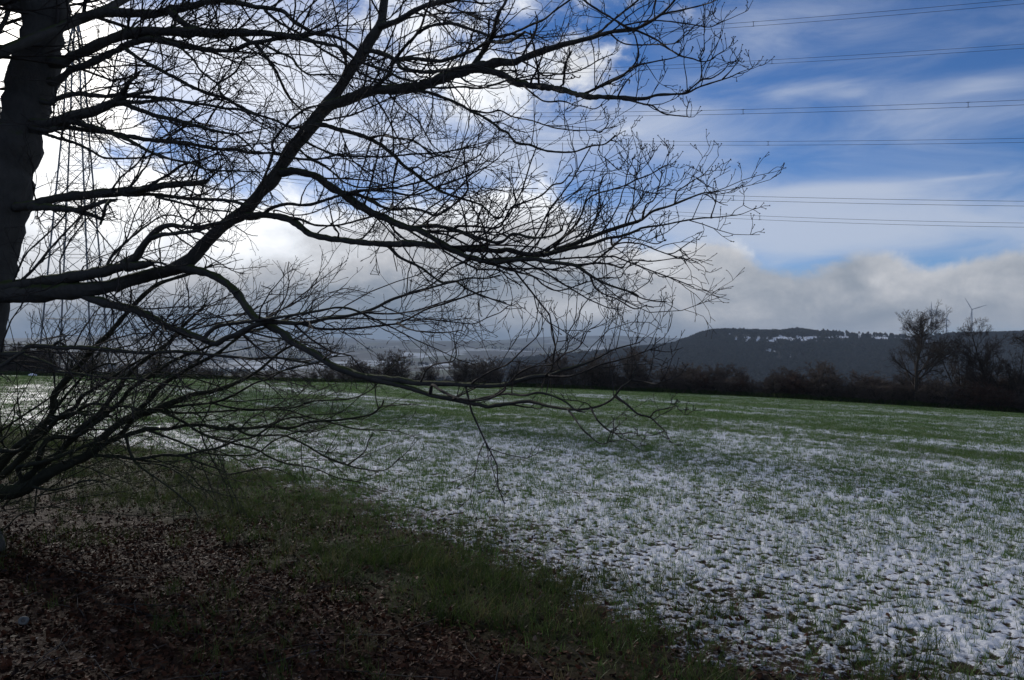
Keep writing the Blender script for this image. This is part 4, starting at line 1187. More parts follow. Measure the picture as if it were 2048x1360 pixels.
def build_traced(data, rng, wob):
    """gives every traced limb its place in space: depth runs from its parent's to its own"""
    B = {}
    for name, par, wid, dep, s in data:
        px = parse(s)
        seg = np.concatenate([[0], np.cumsum(np.linalg.norm(np.diff(px, axis=0), axis=1))])
        f = seg / seg[-1]
        if par is None:
            d0, d1 = dep
        else:
            pp, pd = B[par]['px'], B[par]['d']
            dense = np.linspace(0, len(pp) - 1, len(pp) * 8)
            qx = np.stack([np.interp(dense, np.arange(len(pp)), pp[:, 0]), np.interp(dense, np.arange(len(pp)), pp[:, 1])], -1)
            qd = np.interp(dense, np.arange(len(pp)), pd)
            j = np.argmin(np.linalg.norm(qx - px[0], axis=1))
            d0, d1 = qd[j], dep
            if np.linalg.norm(qx[j] - px[0]) > 1.0:
                px = np.concatenate([[qx[j]], px])
                seg = np.concatenate([[0], np.cumsum(np.linalg.norm(np.diff(px, axis=0), axis=1))])
                f = seg / seg[-1]
        d = d0 + (d1 - d0) * f + wob * np.sin(f * 5.0 + rng.uniform(0, 6)) * f * (1 - f) * 4 * rng.uniform(.3, 1)
        w = np.interp(f, np.linspace(0, 1, len(wid)), wid)
        X = np.stack([(px[:, 0] - CX) / F * d, d, EYE + (HY - px[:, 1]) / F * d], -1)
        C = catmull(np.column_stack([X, w / 2 / F * d]), 6)
        P, R = C[:, :3], np.maximum(C[:, 3], .0012)
        L = np.linalg.norm(np.diff(P, axis=0), axis=1).sum()
        n = int(np.clip(L / max(0.018, min(.05, R.mean() * 1.2)), 10, 130))
        P, R = resample(P, R, n)
        # bark lumps, knots and small bends
        k = np.arange(n)
        bump = 1 + .10 * (vnoise(k * .9, k * 0 + rng.uniform(0, 99), 3) - .5) * 2 + .14 * (vnoise(k * .33, k * 0 + rng.uniform(0, 99), 4) - .5) * 2
        taper = np.ones(n)
        if par is not None:
            taper = 1 + .35 * np.exp(-np.linspace(0, L, n) / .07)
        amp = np.minimum(.25 * R, .006)[:, None] * np.sin(np.pi * np.linspace(0, 1, n))[:, None]
        P = P + amp * np.stack([vnoise(k * .55, k * 0 + q, 7) - .5 for q in rng.uniform(0, 99, 3)], -1) * 2
        B[name] = dict(px=px, d=d, P=P, R=R * bump * taper, par=par, L=L)
    return B


def limb_mesh(name, b, mat, rng):
    R = b['R']
    sides = 28 if R.max() > .09 else 14 if R.max() > .03 else 8 if R.max() > .012 else 6
    V, Q, Tt = tubes(b['P'][None], R[None], sides, True)
    # rough bark: push points in and out
    nv = len(b['P']) * sides
    ring = np.repeat(np.arange(len(b['P'])), sides)
    ang = np.tile(np.arange(sides), len(b['P']))
    c = np.repeat(b['P'], sides, 0)
    k = 1 + .22 * (vnoise(ring * .8, ang * 1.1 + rng.uniform(0, 50), 8) - .5)
    V[:nv] = c + (V[:nv] - c) * k[:, None]
    return mesh_np(name, V, [Q, Tt], mat)


def twig_sets(P, R, rng, dens, curl, bias, scale=1.0, fine=1.0, fat_bud=1.0, short=1.0):
    """three orders of shoots on the limbs P,R (n,24,...)"""
    g1 = children(P, R, rng, lambda L: L * dens * (1.25 if short < 1 else 1.0), (.12, 1.0), 42, .42, .18 * scale, .85 * scale * short, curl, .19, .50, .0024, .0075, .45, bias=bias)
    tip = children(P, R, rng, lambda L: np.full(len(L), 2.0), (.97, 1.0), 22, .35 * short, .10 * scale * short, .34 * scale * short, curl, .13, .9, .0022, .005, .5)
    g1 = (np.concatenate([g1[0], tip[0]]), np.concatenate([g1[1], tip[1]]))
    if short < 1:
        up = g1[0][:, -1, 2] - g1[0][:, 0, 2] > -.10
        g1 = (g1[0][up], g1[1][up])
    g2 = children(g1[0], g1[1], rng, lambda L: L * 7.0 * fine / short + .6, (.2, 1.0), 40, .50 * short, .05, .42 * short, curl * 1.2, .22, .72, .0018, .0042, .6, bias=bias)
    g3 = children(g2[0], g2[1], rng, lambda L: L * 10.0 * fine / short + .5, (.3, 1.0), 38, .5, .025, .17 * short, curl * 1.4, .15, .85, .0016, .0028, .8, bud=True, bias=bias)
    e = children(g2[0], g2[1], rng, .9, (.985, 1.0), 10, .3, .03, .09, curl, .1, .95, .0016, .0028, .8, bud=True)
    for q in (g3, e):
        q[1][:, 4] *= fat_bud
    return [(g1[0], g1[1], 4, False), (g2[0], g2[1], 3, False), (g3[0], g3[1], 3, False), (e[0], e[1], 3, False)]


def build_main_tree():
    rng = np.random.default_rng(21)
    B = build_traced(TREE, rng, .22)
    base = B['trunk']['P'][0]
    gz = float(ground(base[0], base[1]))
    root = empty('bare_tree', (base[0], base[1], gz))
    tag(root, 'tall bare leaning tree at left with mossy low limbs spreading right over the field', 'tree')

    def sub(name, me, par, label=None):
        o = obj(name, me, par)
        o.location = (0, 0, 0)
        if label:
            o['label'] = label
        return o
    shift = np.array([base[0], base[1], gz])

    def local(me):
        co = np.empty(len(me.vertices) * 3, np.float32)
        me.vertices.foreach_get('co', co)
        co = co.reshape(-1, 3) - shift.astype(np.float32)
        me.vertices.foreach_set('co', co.ravel())
        me.update()
        return me
    # flared foot
    b = B['trunk']
    h = b['P'][:, 2] - gz
    b['R'] = b['R'] * (1 + .55 * np.exp(-np.maximum(h, 0) / .30))
    sub('trunk', local(limb_mesh('trunk', b, BARK, rng)), root)
    top = {}
    for name, par, *_ in TREE[1:]:
        r = name
        while B[r]['par'] != 'trunk':
            r = B[r]['par']
        top.setdefault(r, []).append(name)
    parts = {}
    # limbs thick enough to be limbs in their own right hang straight on the tree
    BIG = {'L6', 'L7', 'L8', 'L8b', 'L9', 'L10', 'L11', 'L12', 'L12b', 'L13', 'L6o'}
    own = {}
    for name, par, *_ in TREE[1:]:
        r = name
        while not (r in BIG or B[r]['par'] == 'trunk'):
            r = B[r]['par']
        own.setdefault(r, []).append(name)
    for r, names in own.items():
        o = sub('limb', local(limb_mesh('limb', B[r], BARK, rng)), root,
                'thick low mossy limb rising to the right' if r == 'L6' else None)
        Ps, Rs = [], []
        for nm in names:
            if nm != r:
                sub('branch', local(limb_mesh('branch', B[nm], BARK if B[nm]['R'].max() > .012 else TWIG, rng)), o)
            P, R = resample(B[nm]['P'], B[nm]['R'], 24)
            if R.mean() > .05 or nm == 'L8':
                P, R = resample(P[14:], R[14:], 24)
            Ps.append(P)
            Rs.append(R)
        Ps, Rs = np.array(Ps), np.array(Rs)
        mx = (Ps[:, -1, 0] / Ps[:, -1, 1] * F + CX).mean()
        right = mx > 1150
        dens = 3.6 if right else 5.6
        low = r in ('L8', 'L8b')
        sets = twig_sets(Ps, Rs, rng, dens * (.62 if low else 1.0), .09 if low else .06 if right else .01, (.25, -.1, 1.0 if low else .60 if right else .1), (.44 if low else .62) if right else 1.0, .95 if right else 1.0, 1.8 if right else 1.0, .66 if right else 1.0)
        tw = sub('twigs', local(mesh_tubes('twigs', sets, TWIG)), o)
        tw['kind'] = 'stuff'
    # crown above the picture and on the far side of the trunk
    tr = B['trunk']
    P, R = resample(tr['P'], tr['R'], 24)
    P, R = P[None], R[None]
    l1 = children(P, R, rng, 30, (.52, 1.0), 62, .42, 1.6, 4.4, .05, .10, .36, .015, .07, .25, bias=(-.55, .35, .25), K=12)
    keep = (l1[0][:, :, 2].min(1) > 3.0) & ~((l1[0][:, -1, 0] > -3.2) & (l1[0][:, -1, 2] < 6.2))
    l1 = (l1[0][keep], l1[1][keep])
    l2 = children(l1[0], l1[1], rng, 8, (.2, 1), 45, .5, .5, 1.9, .04, .12, .5, .005, .02, .35)
    tw = twig_sets(l2[0], l2[1], rng, 3.6, .03, None, 1.0, .7)
    o = sub('limb', local(mesh_tubes('limb', [(l1[0], l1[1], 8, True)], BARK)), root)
    o['kind'] = 'stuff'
    sub('twigs', local(mesh_tubes('twigs', [(l2[0], l2[1], 5, False)] + tw, TWIG)), o)['kind'] = 'stuff'
    return B


def build_shrub():
    rng = np.random.default_rng(33)
    B = build_traced(BUSH, rng, .18)
    base = B['S0']['P'][0]
    gz = float(ground(base[0], base[1]))
    root = empty('sprawling_shrub', (base[0], base[1], gz))
    tag(root, 'sprawling bare shrub at lower left with many thin dark stems fanning up to the right', 'shrub')
    shift = np.array([base[0], base[1], gz], np.float32)
    top = {}
    for name, par, *_ in BUSH:
        r = name
        while B[r]['par'] not in (None, 'S0'):
            r = B[r]['par']
        top.setdefault(r, []).append(name)

    def put(name, me, par):
        co = np.empty(len(me.vertices) * 3, np.float32)
        me.vertices.foreach_get('co', co)
        me.vertices.foreach_set('co', (co.reshape(-1, 3) - shift).ravel())
        me.update()
        return obj(name, me, par)
    for r, names in top.items():
        o = put('stem', limb_mesh('stem', B[r], SHRUB, rng), root)
        if r == 'S0':
            continue
        Ps, Rs = [], []
        for nm in names:
            if nm != r:
                put('branch', limb_mesh('branch', B[nm], SHRUB, rng), o)
            P, R = resample(B[nm]['P'], B[nm]['R'], 24)
            Ps.append(P)
            Rs.append(R)
        sets = twig_sets(np.array(Ps), np.array(Rs), rng, 3.8, .015, (.2, 0, .1), 1.0, .8)
        put('twigs', mesh_tubes('twigs', sets, SHRUB), o)['kind'] = 'stuff'
    # whippy shoots from the stool
    n = 26
    st = np.array(B['S0']['P'][-1]) + rng.normal(0, .22, (n, 3)) + np.array([.1, .1, -.05])
    d = np.stack([rng.normal(.55, .28, n), rng.normal(-.05, .35, n), rng.normal(.75, .28, n)], -1)
    d /= np.linalg.norm(d, axis=1, keepdims=True)
    K = 12
    P = np.empty((n, K, 3))
    cur = st
    ln = rng.uniform(1.6, 3.6, n)
    for k in range(K):
        P[:, k] = cur
        d = d + rng.normal(0, .06, (n, 3)) + np.array([.03, 0, .02])
        d /= np.linalg.norm(d, axis=1, keepdims=True)
        cur = cur + d * (ln / (K - 1))[:, None]
    R = rng.uniform(.004, .009, n)[:, None] * np.linspace(1, .35, K)[None]
    o = put('stem', mesh_tubes('stem', [(P, R, 5, False)], SHRUB), root)
    o['kind'] = 'stuff'
    put('twigs', mesh_tubes('twigs', twig_sets(P, R, rng, 1.6, .02, None, .8, .6), SHRUB), o)['kind'] = 'stuff'


build_main_tree()
build_shrub()

# ------------------------------------------------------------------ other bare trees and hedges
def tree_meshes(seed, H, crown, clear, n1, n2, fat, wt, multi=1, spread=38, upc=.05, low=False):
    """trunk, limbs and fine crown of a bare tree standing at the origin"""
    rng = np.random.default_rng(seed)
    K = 12
    n = multi
    P = np.empty((n, K, 3))
    cur = rng.normal(0, .12 * H / 8 if n > 1 else 0, (n, 3)) * np.array([1, 1, 0])
    d = np.stack([rng.normal(0, .28 if n > 1 else .05, n), rng.normal(0, .28 if n > 1 else .05, n), np.ones(n)], -1)
    hh = H * rng.uniform(.72, .95, n)
    for k in range(K):
        P[:, k] = cur
        d = d + rng.normal(0, .05, (n, 3))
        d /= np.linalg.norm(d, axis=1, keepdims=True)
        cur = cur + d * (hh / (K - 1))[:, None]
    P[:, 0, 2] = -.4
    R = np.full((n, 1), fat) * np.linspace(1, .18, K)[None] ** 1.0
    R[:, 0] *= 1.5
    l1 = children(P, R, rng, n1, (clear, 1.0), spread, crown, (.10 if low else .25) * H, (.42 if low else .62) * H, 0 if low else upc, .12 if low else .09, .5, wt * 1.5, fat * .6, .3, K=9)
    l2 = children(l1[0], l1[1], rng, n2, (.2, 1.0), 38, .5, .08 * H, .30 * H, upc, .13, .5, wt, fat * .2, .4)
    l3 = children(l2[0], l2[1], rng, 5 if low else 6, (.15, 1.0), 36, .5, .04 * H, .16 * H, upc, .15, .7, wt * .7, wt * 1.5, .6, K=4)
    l4 = children(l3[0], l3[1], rng, 2.0 if low else 4, (.2, 1.0), 34, .5, (.035 if low else .02) * H, (.10 if low else .08) * H, upc, .15, .8, wt * .6, wt, .7, K=3)
    return (P, R), l1, l2, l3, l4


def proto(name, seed, bark, twig, label, cat, **kw):
    (P, R), l1, l2, l3, l4 = tree_meshes(seed, **kw)
    tm = mesh_tubes('trunk', [(P, R, 8, False), (l1[0], l1[1], 5, False)], bark)
    if kw.get('multi', 1) <= 3 and twig is HEDGE_TWIG:
        twig = TREE_TWIG
    cm = mesh_tubes('crown', [(l2[0], l2[1], 3, False), (l3[0], l3[1], 3, False), (l4[0], l4[1], 3, False)], twig)
    return tm, cm


VAR = {
    'tree_a': proto('t', 1, HEDGE_BARK, HEDGE_TWIG, '', '', H=9.0, crown=.60, clear=.22, n1=30, n2=15, fat=.20, wt=.0095, spread=56),
    'tree_b': proto('t', 2, HEDGE_BARK, HEDGE_TWIG, '', '', H=8.5, crown=.52, clear=.20, n1=26, n2=13, fat=.17, wt=.010, spread=48),
    'tree_c': proto('t', 3, HEDGE_BARK, HEDGE_TWIG, '', '', H=7.0, crown=.50, clear=.12, n1=10, n2=8, fat=.10, wt=.014, multi=3, spread=40),
    'bush_a': proto('b', 4, HEDGE_BARK, HEDGE_TWIG, '', '', H=3.0, crown=.50, clear=.0, n1=11, n2=5, fat=.030, wt=.013, multi=9, spread=52, low=True),
    'bush_b': proto('b', 5, HEDGE_BARK, HEDGE_TWIG, '', '', H=3.0, crown=.52, clear=.0, n1=11, n2=5, fat=.030, wt=.013, multi=9, spread=58, low=True),
    'bush_c': proto('b', 6, HEDGE_BARK, HEDGE_RED, '', '', H=3.0, crown=.50, clear=.0, n1=11, n2=5, fat=.030, wt=.013, multi=9, spread=54, low=True),
}


def plant(kind, name, x, y, s, rz, label, cat, group=None, sz=None, sink=0.0):
    tm, cm = VAR[kind]
    o = empty(name, (x, y, float(ground(x, y)) - sink))
    o.rotation_euler = (0, 0, rz)
    o.scale = (s, s, sz or s)
    tag(o, label, cat, group)
    obj('trunk' if kind.startswith('tree') else 'stem', tm, o)
    obj('crown', cm, o)
    return o


def edge_pos(px, extra=0.0):
    az = math.atan((px - CX) / F)
    r = float(np.interp(az, RB_AZ, RB_R)) + extra
    return r * math.sin(az), r * math.cos(az)


def build_hedge():
    rng = np.random.default_rng(8)
    # single trees and larger shrubs, by place along the far edge of the field
    big = [
        ('tree_a', 'hedge_tree', 1830, 2.0, 9.2, 'broad bare tree standing alone in the hedge right of the hill crest', 'tree'),
        ('tree_b', 'hedge_tree', 1985, 3.0, 7.9, 'tall bare tree near the right edge behind the hedge', 'tree'),
        ('tree_c', 'hedge_tree', 2035, 2.0, 7.4, 'bare tree cut by the right edge of the picture', 'tree'),
        ('tree_c', 'hedge_tree', 1925, 6.0, 6.8, 'slender bare tree between the broad tree and the right edge', 'tree'),
        ('tree_c', 'hedge_tree', 2110, 3.0, 7.6, 'bare tree just past the right edge', 'tree'),
        ('bush_a', 'hedge_shrub', 1640, 2.0, 3.7, 'wide brown shrub mound in the hedge below the snowy hillside clearings', 'shrub'),
        ('bush_b', 'hedge_shrub', 1372, 3.0, 3.3, 'rounded bare shrub left of the snowy roofs in the valley', 'shrub'),
        ('bush_a', 'hedge_shrub', 1265, 2.0, 4.7, 'large dark shrub behind the tip of the lowest tree limb', 'shrub'),
        ('bush_b', 'hedge_shrub', 1190, 3.0, 4.5, 'dense grey brown shrub left of the hill foot', 'shrub'),
        ('bush_a', 'hedge_shrub', 1110, 3.0, 4.0, 'dense shrub behind the middle of the lowest tree limb', 'shrub'),
        ('bush_b', 'hedge_shrub', 970, 3.0, 3.7, 'rounded shrub right of the pale snowed valley field', 'shrub'),
        ('bush_a', 'hedge_shrub', 790, 4.0, 4.2, 'large rounded shrub left of the pale snowed valley field', 'shrub'),
        ('bush_b', 'hedge_shrub', 715, 5.0, 3.0, 'smaller shrub on the left flank of the large rounded shrub', 'shrub'),
        ('bush_b', 'hedge_shrub', 310, 4.0, 3.6, 'lone rounded shrub on the field edge right of the pylon foot', 'shrub'),
        ('bush_a', 'hedge_shrub', 90, 6.0, 4.4, 'dark bare thicket on the field edge left of the pylon', 'shrub'),
        ('bush_b', 'hedge_shrub', 20, 8.0, 5.2, 'dark thicket at the left end of the field edge', 'shrub'),
        ('bush_c', 'hedge_shrub', 1960, 0.6, 2.6, 'reddish brown low shrub in front of the right hand trees', 'shrub'),
    ]
    for kind, nm, px, ex, h, lab, cat in big:
        x, y = edge_pos(px, ex)
        h0 = {'tree_a': 9.0, 'tree_b': 8.5, 'tree_c': 7.0}.get(kind, 3.0)
        s = h / h0
        o = plant(kind, nm, x, y, s * (1.15 if kind.startswith('bush') else 1.0), rng.uniform(0, 6.28), lab, cat, 'trees in the far hedge' if cat == 'tree' else 'larger shrubs in the far hedge', s)
    # the hedge proper
    PLACES = [(70, 'near the left edge'), (125, 'behind the snow heap'), (200, 'behind the pylon legs'), (300, 'right of the pylon'), (420, 'right of the lone rounded shrub'),
              (520, 'under the kinked limb'), (600, 'where the green strip begins'), (700, 'under the falling limb'), (760, 'left of the large rounded shrub'), (870, 'by the large rounded shrub'),
              (930, 'below the pale field'), (1010, 'right of the pale field'), (1090, 'above the forked limb'), (1150, 'behind the limb fork'), (1220, 'before the far ridge'), (1330, 'by the limb tip'),
              (1400, 'by the rounded shrub'), (1450, 'by the snowy roofs'), (1520, 'below the steep slope'), (1580, 'left of the brown mound'), (1660, 'by the brown mound'),
              (1720, 'right of the brown mound'), (1790, 'left of the broad tree'), (1870, 'at the broad tree'), (1930, 'right of the broad tree'), (1990, 'below the largest turbine'), (9999, 'at the right edge')]
    def run(p0, p1, step, h, ex, kinds, lab, grp):
        px = p0
        while px < p1:
            x, y = edge_pos(px, ex + rng.uniform(-.4, 1.2))
            k = kinds[rng.integers(0, len(kinds))]
            hh = h * rng.uniform(.62, 1.3)
            where = next(t for m, t in PLACES if px < m)
            plant(k, 'hedge_bush', x, y, hh / 3.0 * rng.uniform(1.1, 1.5), rng.uniform(0, 6.28), lab + ' ' + where, 'bush', grp, hh / 3.0)
            px += step * rng.uniform(.75, 1.25)
    run(1290, 2120, 24, 1.9, 1.2, ('bush_a', 'bush_b', 'bush_b', 'bush_c'), 'bare brown bush in the front hedge row', 'bushes of the right hand hedge')
    run(1330, 1730, 30, 2.6, 4.0, ('bush_a', 'bush_b'), 'taller bare bush in the back hedge row', 'second row of the right hand hedge')
    run(1730, 2120, 30, 3.0, 5.0, ('bush_a', 'bush_b'), 'tall bare thicket bush', 'tall thicket at the right')
    run(1930, 2120, 44, 4.0, 9.0, ('bush_a', 'bush_b'), 'tallest bare thicket bush', 'tallest thicket at the right')
    run(925, 1290, 25, 2.5, 1.5, ('bush_a', 'bush_b'), 'bare bush in the dense middle hedge', 'bushes of the middle hedge')
    run(660, 860, 26, 2.3, 1.5, ('bush_a', 'bush_b'), 'bare bush in the middle hedge', 'bushes of the left middle hedge')
    run(860, 925, 26, 1.3, 1.5, ('bush_a', 'bush_b'), 'small bare bush in the hedge gap', 'small bushes in the hedge gap')
    run(420, 660, 24, 1.2, 1.5, ('bush_a', 'bush_b'), 'low bare bush along the field edge', 'bushes of the left hand hedge')
    run(170, 420, 24, 1.9, 1.5, ('bush_a', 'bush_b'), 'low bare bush on the field edge', 'bushes at the pylon foot')
    run(-60, 185, 26, 3.6, 7.0, ('bush_a', 'bush_b'), 'bare bush of the dark thicket', 'thicket bushes near the pylon')
    # rank dead grass along the foot of the hedge
    px = rng.uniform(-80, 2130, 9000)
    az = np.arctan((px - CX) / F)
    r = np.interp(az, RB_AZ, RB_R) + rng.uniform(.2, 3.2, len(px))
    x, y = r * np.sin(az), r * np.cos(az)
    var = [blades(rng, 26, .25, .75, .035, .9, .25, VERGE_M, 'rank_tuft') for _ in range(3)]
    scatter('hedge_foot_grass', np.stack([x, y, ground(x, y) - .05], -1), np.stack([x * 0, x * 0, rng.uniform(0, 6.28, len(x))], -1), rng.uniform(.5, 1.2, len(x)),
            rng.integers(0, 3, len(x)), var, 'rank dead grass along the foot of the far hedge')


build_hedge()


def build_row():
    """the rest of the tree row on the left, standing where the litter strip runs on"""
    rng = np.random.default_rng(12)
    for k, (x, y, s, lab) in enumerate(((-13.6, 17.5, 1.25, 'bare tree behind the leaning tree at the left edge'),
                                        (-9.2, 9.6, 1.30, 'bare tree left of the leaning tree'),
                                        (-18.5, 25.0, 1.35, 'bare tree further along the row at the left'),
                                        (-6.6, 5.2, 1.2, 'bare tree of the row nearest the camera at left'))):
        tm, cm = ROWV[k % 2]
        o = empty('row_tree', (x, y, float(ground(x, y)) - .1))
        o.rotation_euler = (0, 0, rng.uniform(0, 6.28))
        o.scale = (s, s, s)
        tag(o, lab, 'tree', 'trees of the row on the left')
        obj('trunk', tm, o)
        obj('crown', cm, o)


ROWV = [proto('r', 51, BARK, TWIG, '', '', H=9.5, crown=.46, clear=.28, n1=26, n2=10, fat=.17, wt=.006, spread=52),
        proto('r', 52, BARK, TWIG, '', '', H=9.5, crown=.46, clear=.22, n1=26, n2=10, fat=.17, wt=.006, spread=46)]
build_row()

# ------------------------------------------------------------------ woodland on the hill
WOOD_M = mat_inst('bare_wood', [(0.0, (0.010, 0.010, 0.009)), (0.45, (0.022, 0.021, 0.018)), (0.8, (0.040, 0.036, 0.031)), (1.0, (0.014, 0.022, 0.013))], 0.9, 0.1)


def build_woods():
    rng = np.random.default_rng(17)
    var = []
    for k in range(5):
        bm_v, bm_f = [], []
        # a far tree: short trunk, ragged crown of many thin blades of twig
        n = 46
        for i in range(n):
            a, e = rng.uniform(0, 6.28), rng.uniform(-.2, 1.5)
            d = np.array([math.cos(a) * math.cos(e), math.sin(a) * math.cos(e), math.sin(e)])
            c = np.array([0, 0, .42]) + d * rng.uniform(.05, .18)
            tip = np.array([0, 0, .45]) + d * np.array([.36, .36, .55]) * rng.uniform(.7, 1.08)
            sd = np.cross(d, rng.normal(0, 1, 3))
            sd /= np.linalg.norm(sd)
            w = rng.uniform(.05, .11)
            b = len(bm_v)
            bm_v += [tuple(c - sd * w * .5), tuple(c + sd * w * .5), tuple((c + tip) / 2 + sd * w), tuple(tip), tuple((c + tip) / 2 - sd * w)]
            bm_f.append((b, b + 1, b + 2))
            bm_f.append((b, b + 2, b + 4))
            bm_f.append((b + 4, b + 2, b + 3))
        b = len(bm_v)
        for q in range(3):
            bm_v += [(.03 * math.cos(q * 2.1), .03 * math.sin(q * 2.1), -.05), (.02 * math.cos(q * 2.1), .02 * math.sin(q * 2.1), .5)]
        for q in range(3):
            i0, i1 = b + 2 * q, b + 2 * ((q + 1) % 3)
            bm_f += [(i0, i1, i1 + 1), (i0, i1 + 1, i0 + 1)]
        var.append(mesh_np('far_tree', bm_v, [np.array(bm_f)], WOOD_M, False))
    n = 52000
    az = np.radians(rng.uniform(-2, 37, n))
    r = np.sqrt(rng.uniform(1150 ** 2, 2120 ** 2, n))
    x, y = r * np.sin(az), r * np.cos(az)
    px = CX + F * np.tan(az)

    z = ground(x, y)
    open_ = hill_open(px, z)
    cz = EYE + (HY - np.interp(az, CR_AZ, CR_Y)) / F * 2000.0 - 9.0
    open_ = open_ * sstep(cz - z, 2.0, 7.0)
    front_ = (hill_open(px, z + 7.0) + open_) * sstep(cz - z, 2.0, 7.0)
    edge = sstep(px, 960, 1200)
    k = rng.uniform(0, 1, n) < np.clip(1.0 - 1.5 * open_, .16, 1) * edge
    x, y, z, px, front_ = x[k], y[k], z[k], px[k], front_[k]
    s = rng.uniform(8, 14, len(x)) * np.clip(1.1 - 1.2 * front_, .26, 1) * (1 + .35 * np.exp(-((px - 1597) / 22) ** 2))
    # crest trees straight on the skyline
    rot = np.stack([np.zeros(len(x)), np.zeros(len(x)), rng.uniform(0, 6.28, len(x))], -1)
    scatter('hillside_wood', np.stack([x, y, z - 1.0], -1), rot, s, rng.integers(0, 5, len(x)), var,
            'dark bare woodland covering the hill slope and its crest')
    # copses in the valley floor
    n = 9000
    az = np.radians(rng.uniform(-36, 30, n))
    r = np.sqrt(rng.uniform(900 ** 2, 4200 ** 2, n))
    x, y = r * np.sin(az), r * np.cos(az)
    k = (fbm(x * .0028, y * .0014, 4, 141) > .54) & ~((az > math.radians(3)) & (r > 1100) & (r < 2200))
    x, y = x[k], y[k]
    scatter('valley_copses', np.stack([x, y, ground(x, y) - 1.0], -1), np.stack([x * 0, x * 0, rng.uniform(0, 6.28, len(x))], -1), rng.uniform(9, 16, len(x)),
            rng.integers(0, 5, len(x)), var, 'strips of dark woodland on the hazy valley floor')


build_woods()

# ------------------------------------------------------------------ pylon and power lines
def bars(lst, w):
    """square steel bars between pairs of points"""
    P = np.array([[a, b] for a, b in lst], float)
    return P, np.full((len(P), 2), w)


TWR = np.array([(150 - CX) / F * 145.0, 145.0])
LINE = np.array([64.0 - TWR[0], 100.0 - TWR[1]])
LINE /= np.linalg.norm(LINE)
LN = np.array([-LINE[1], LINE[0]])            # away from the camera
WIRES = [  # level, side (-1 near, +1 far), half width, image heights at three columns
    (0, -1, 8.0, ((2048, 1), (1512, 46), (875, 85)), 'topmost pair of power line wires in the upper right sky', (1508,)),
    (0, 1, 8.0, ((2048, 91), (1512, 124), (1000, 146)), 'second pair of power line wires from the top', (1545,)),
    (1, -1, 9.0, ((2048, 204), (1512, 222), (875, 229)), 'third pair of power line wires from the top, level across the blue sky', (1487, 1938)),
    (1, 1, 9.0, ((2048, 280), (1512, 286), (1012, 282)), 'fourth pair of power line wires from the top', (1537,)),
    (2, -1, 8.0, ((2048, 407), (1512, 397), (1062, 381)), 'fifth pair of power line wires, above the lowest pair', (1467,)),
    (2, 1, 8.0, ((2048, 450), (1512, 435), (1125, 413)), 'lowest pair of power line wires, just above the cloud bank', (1520,)),
]


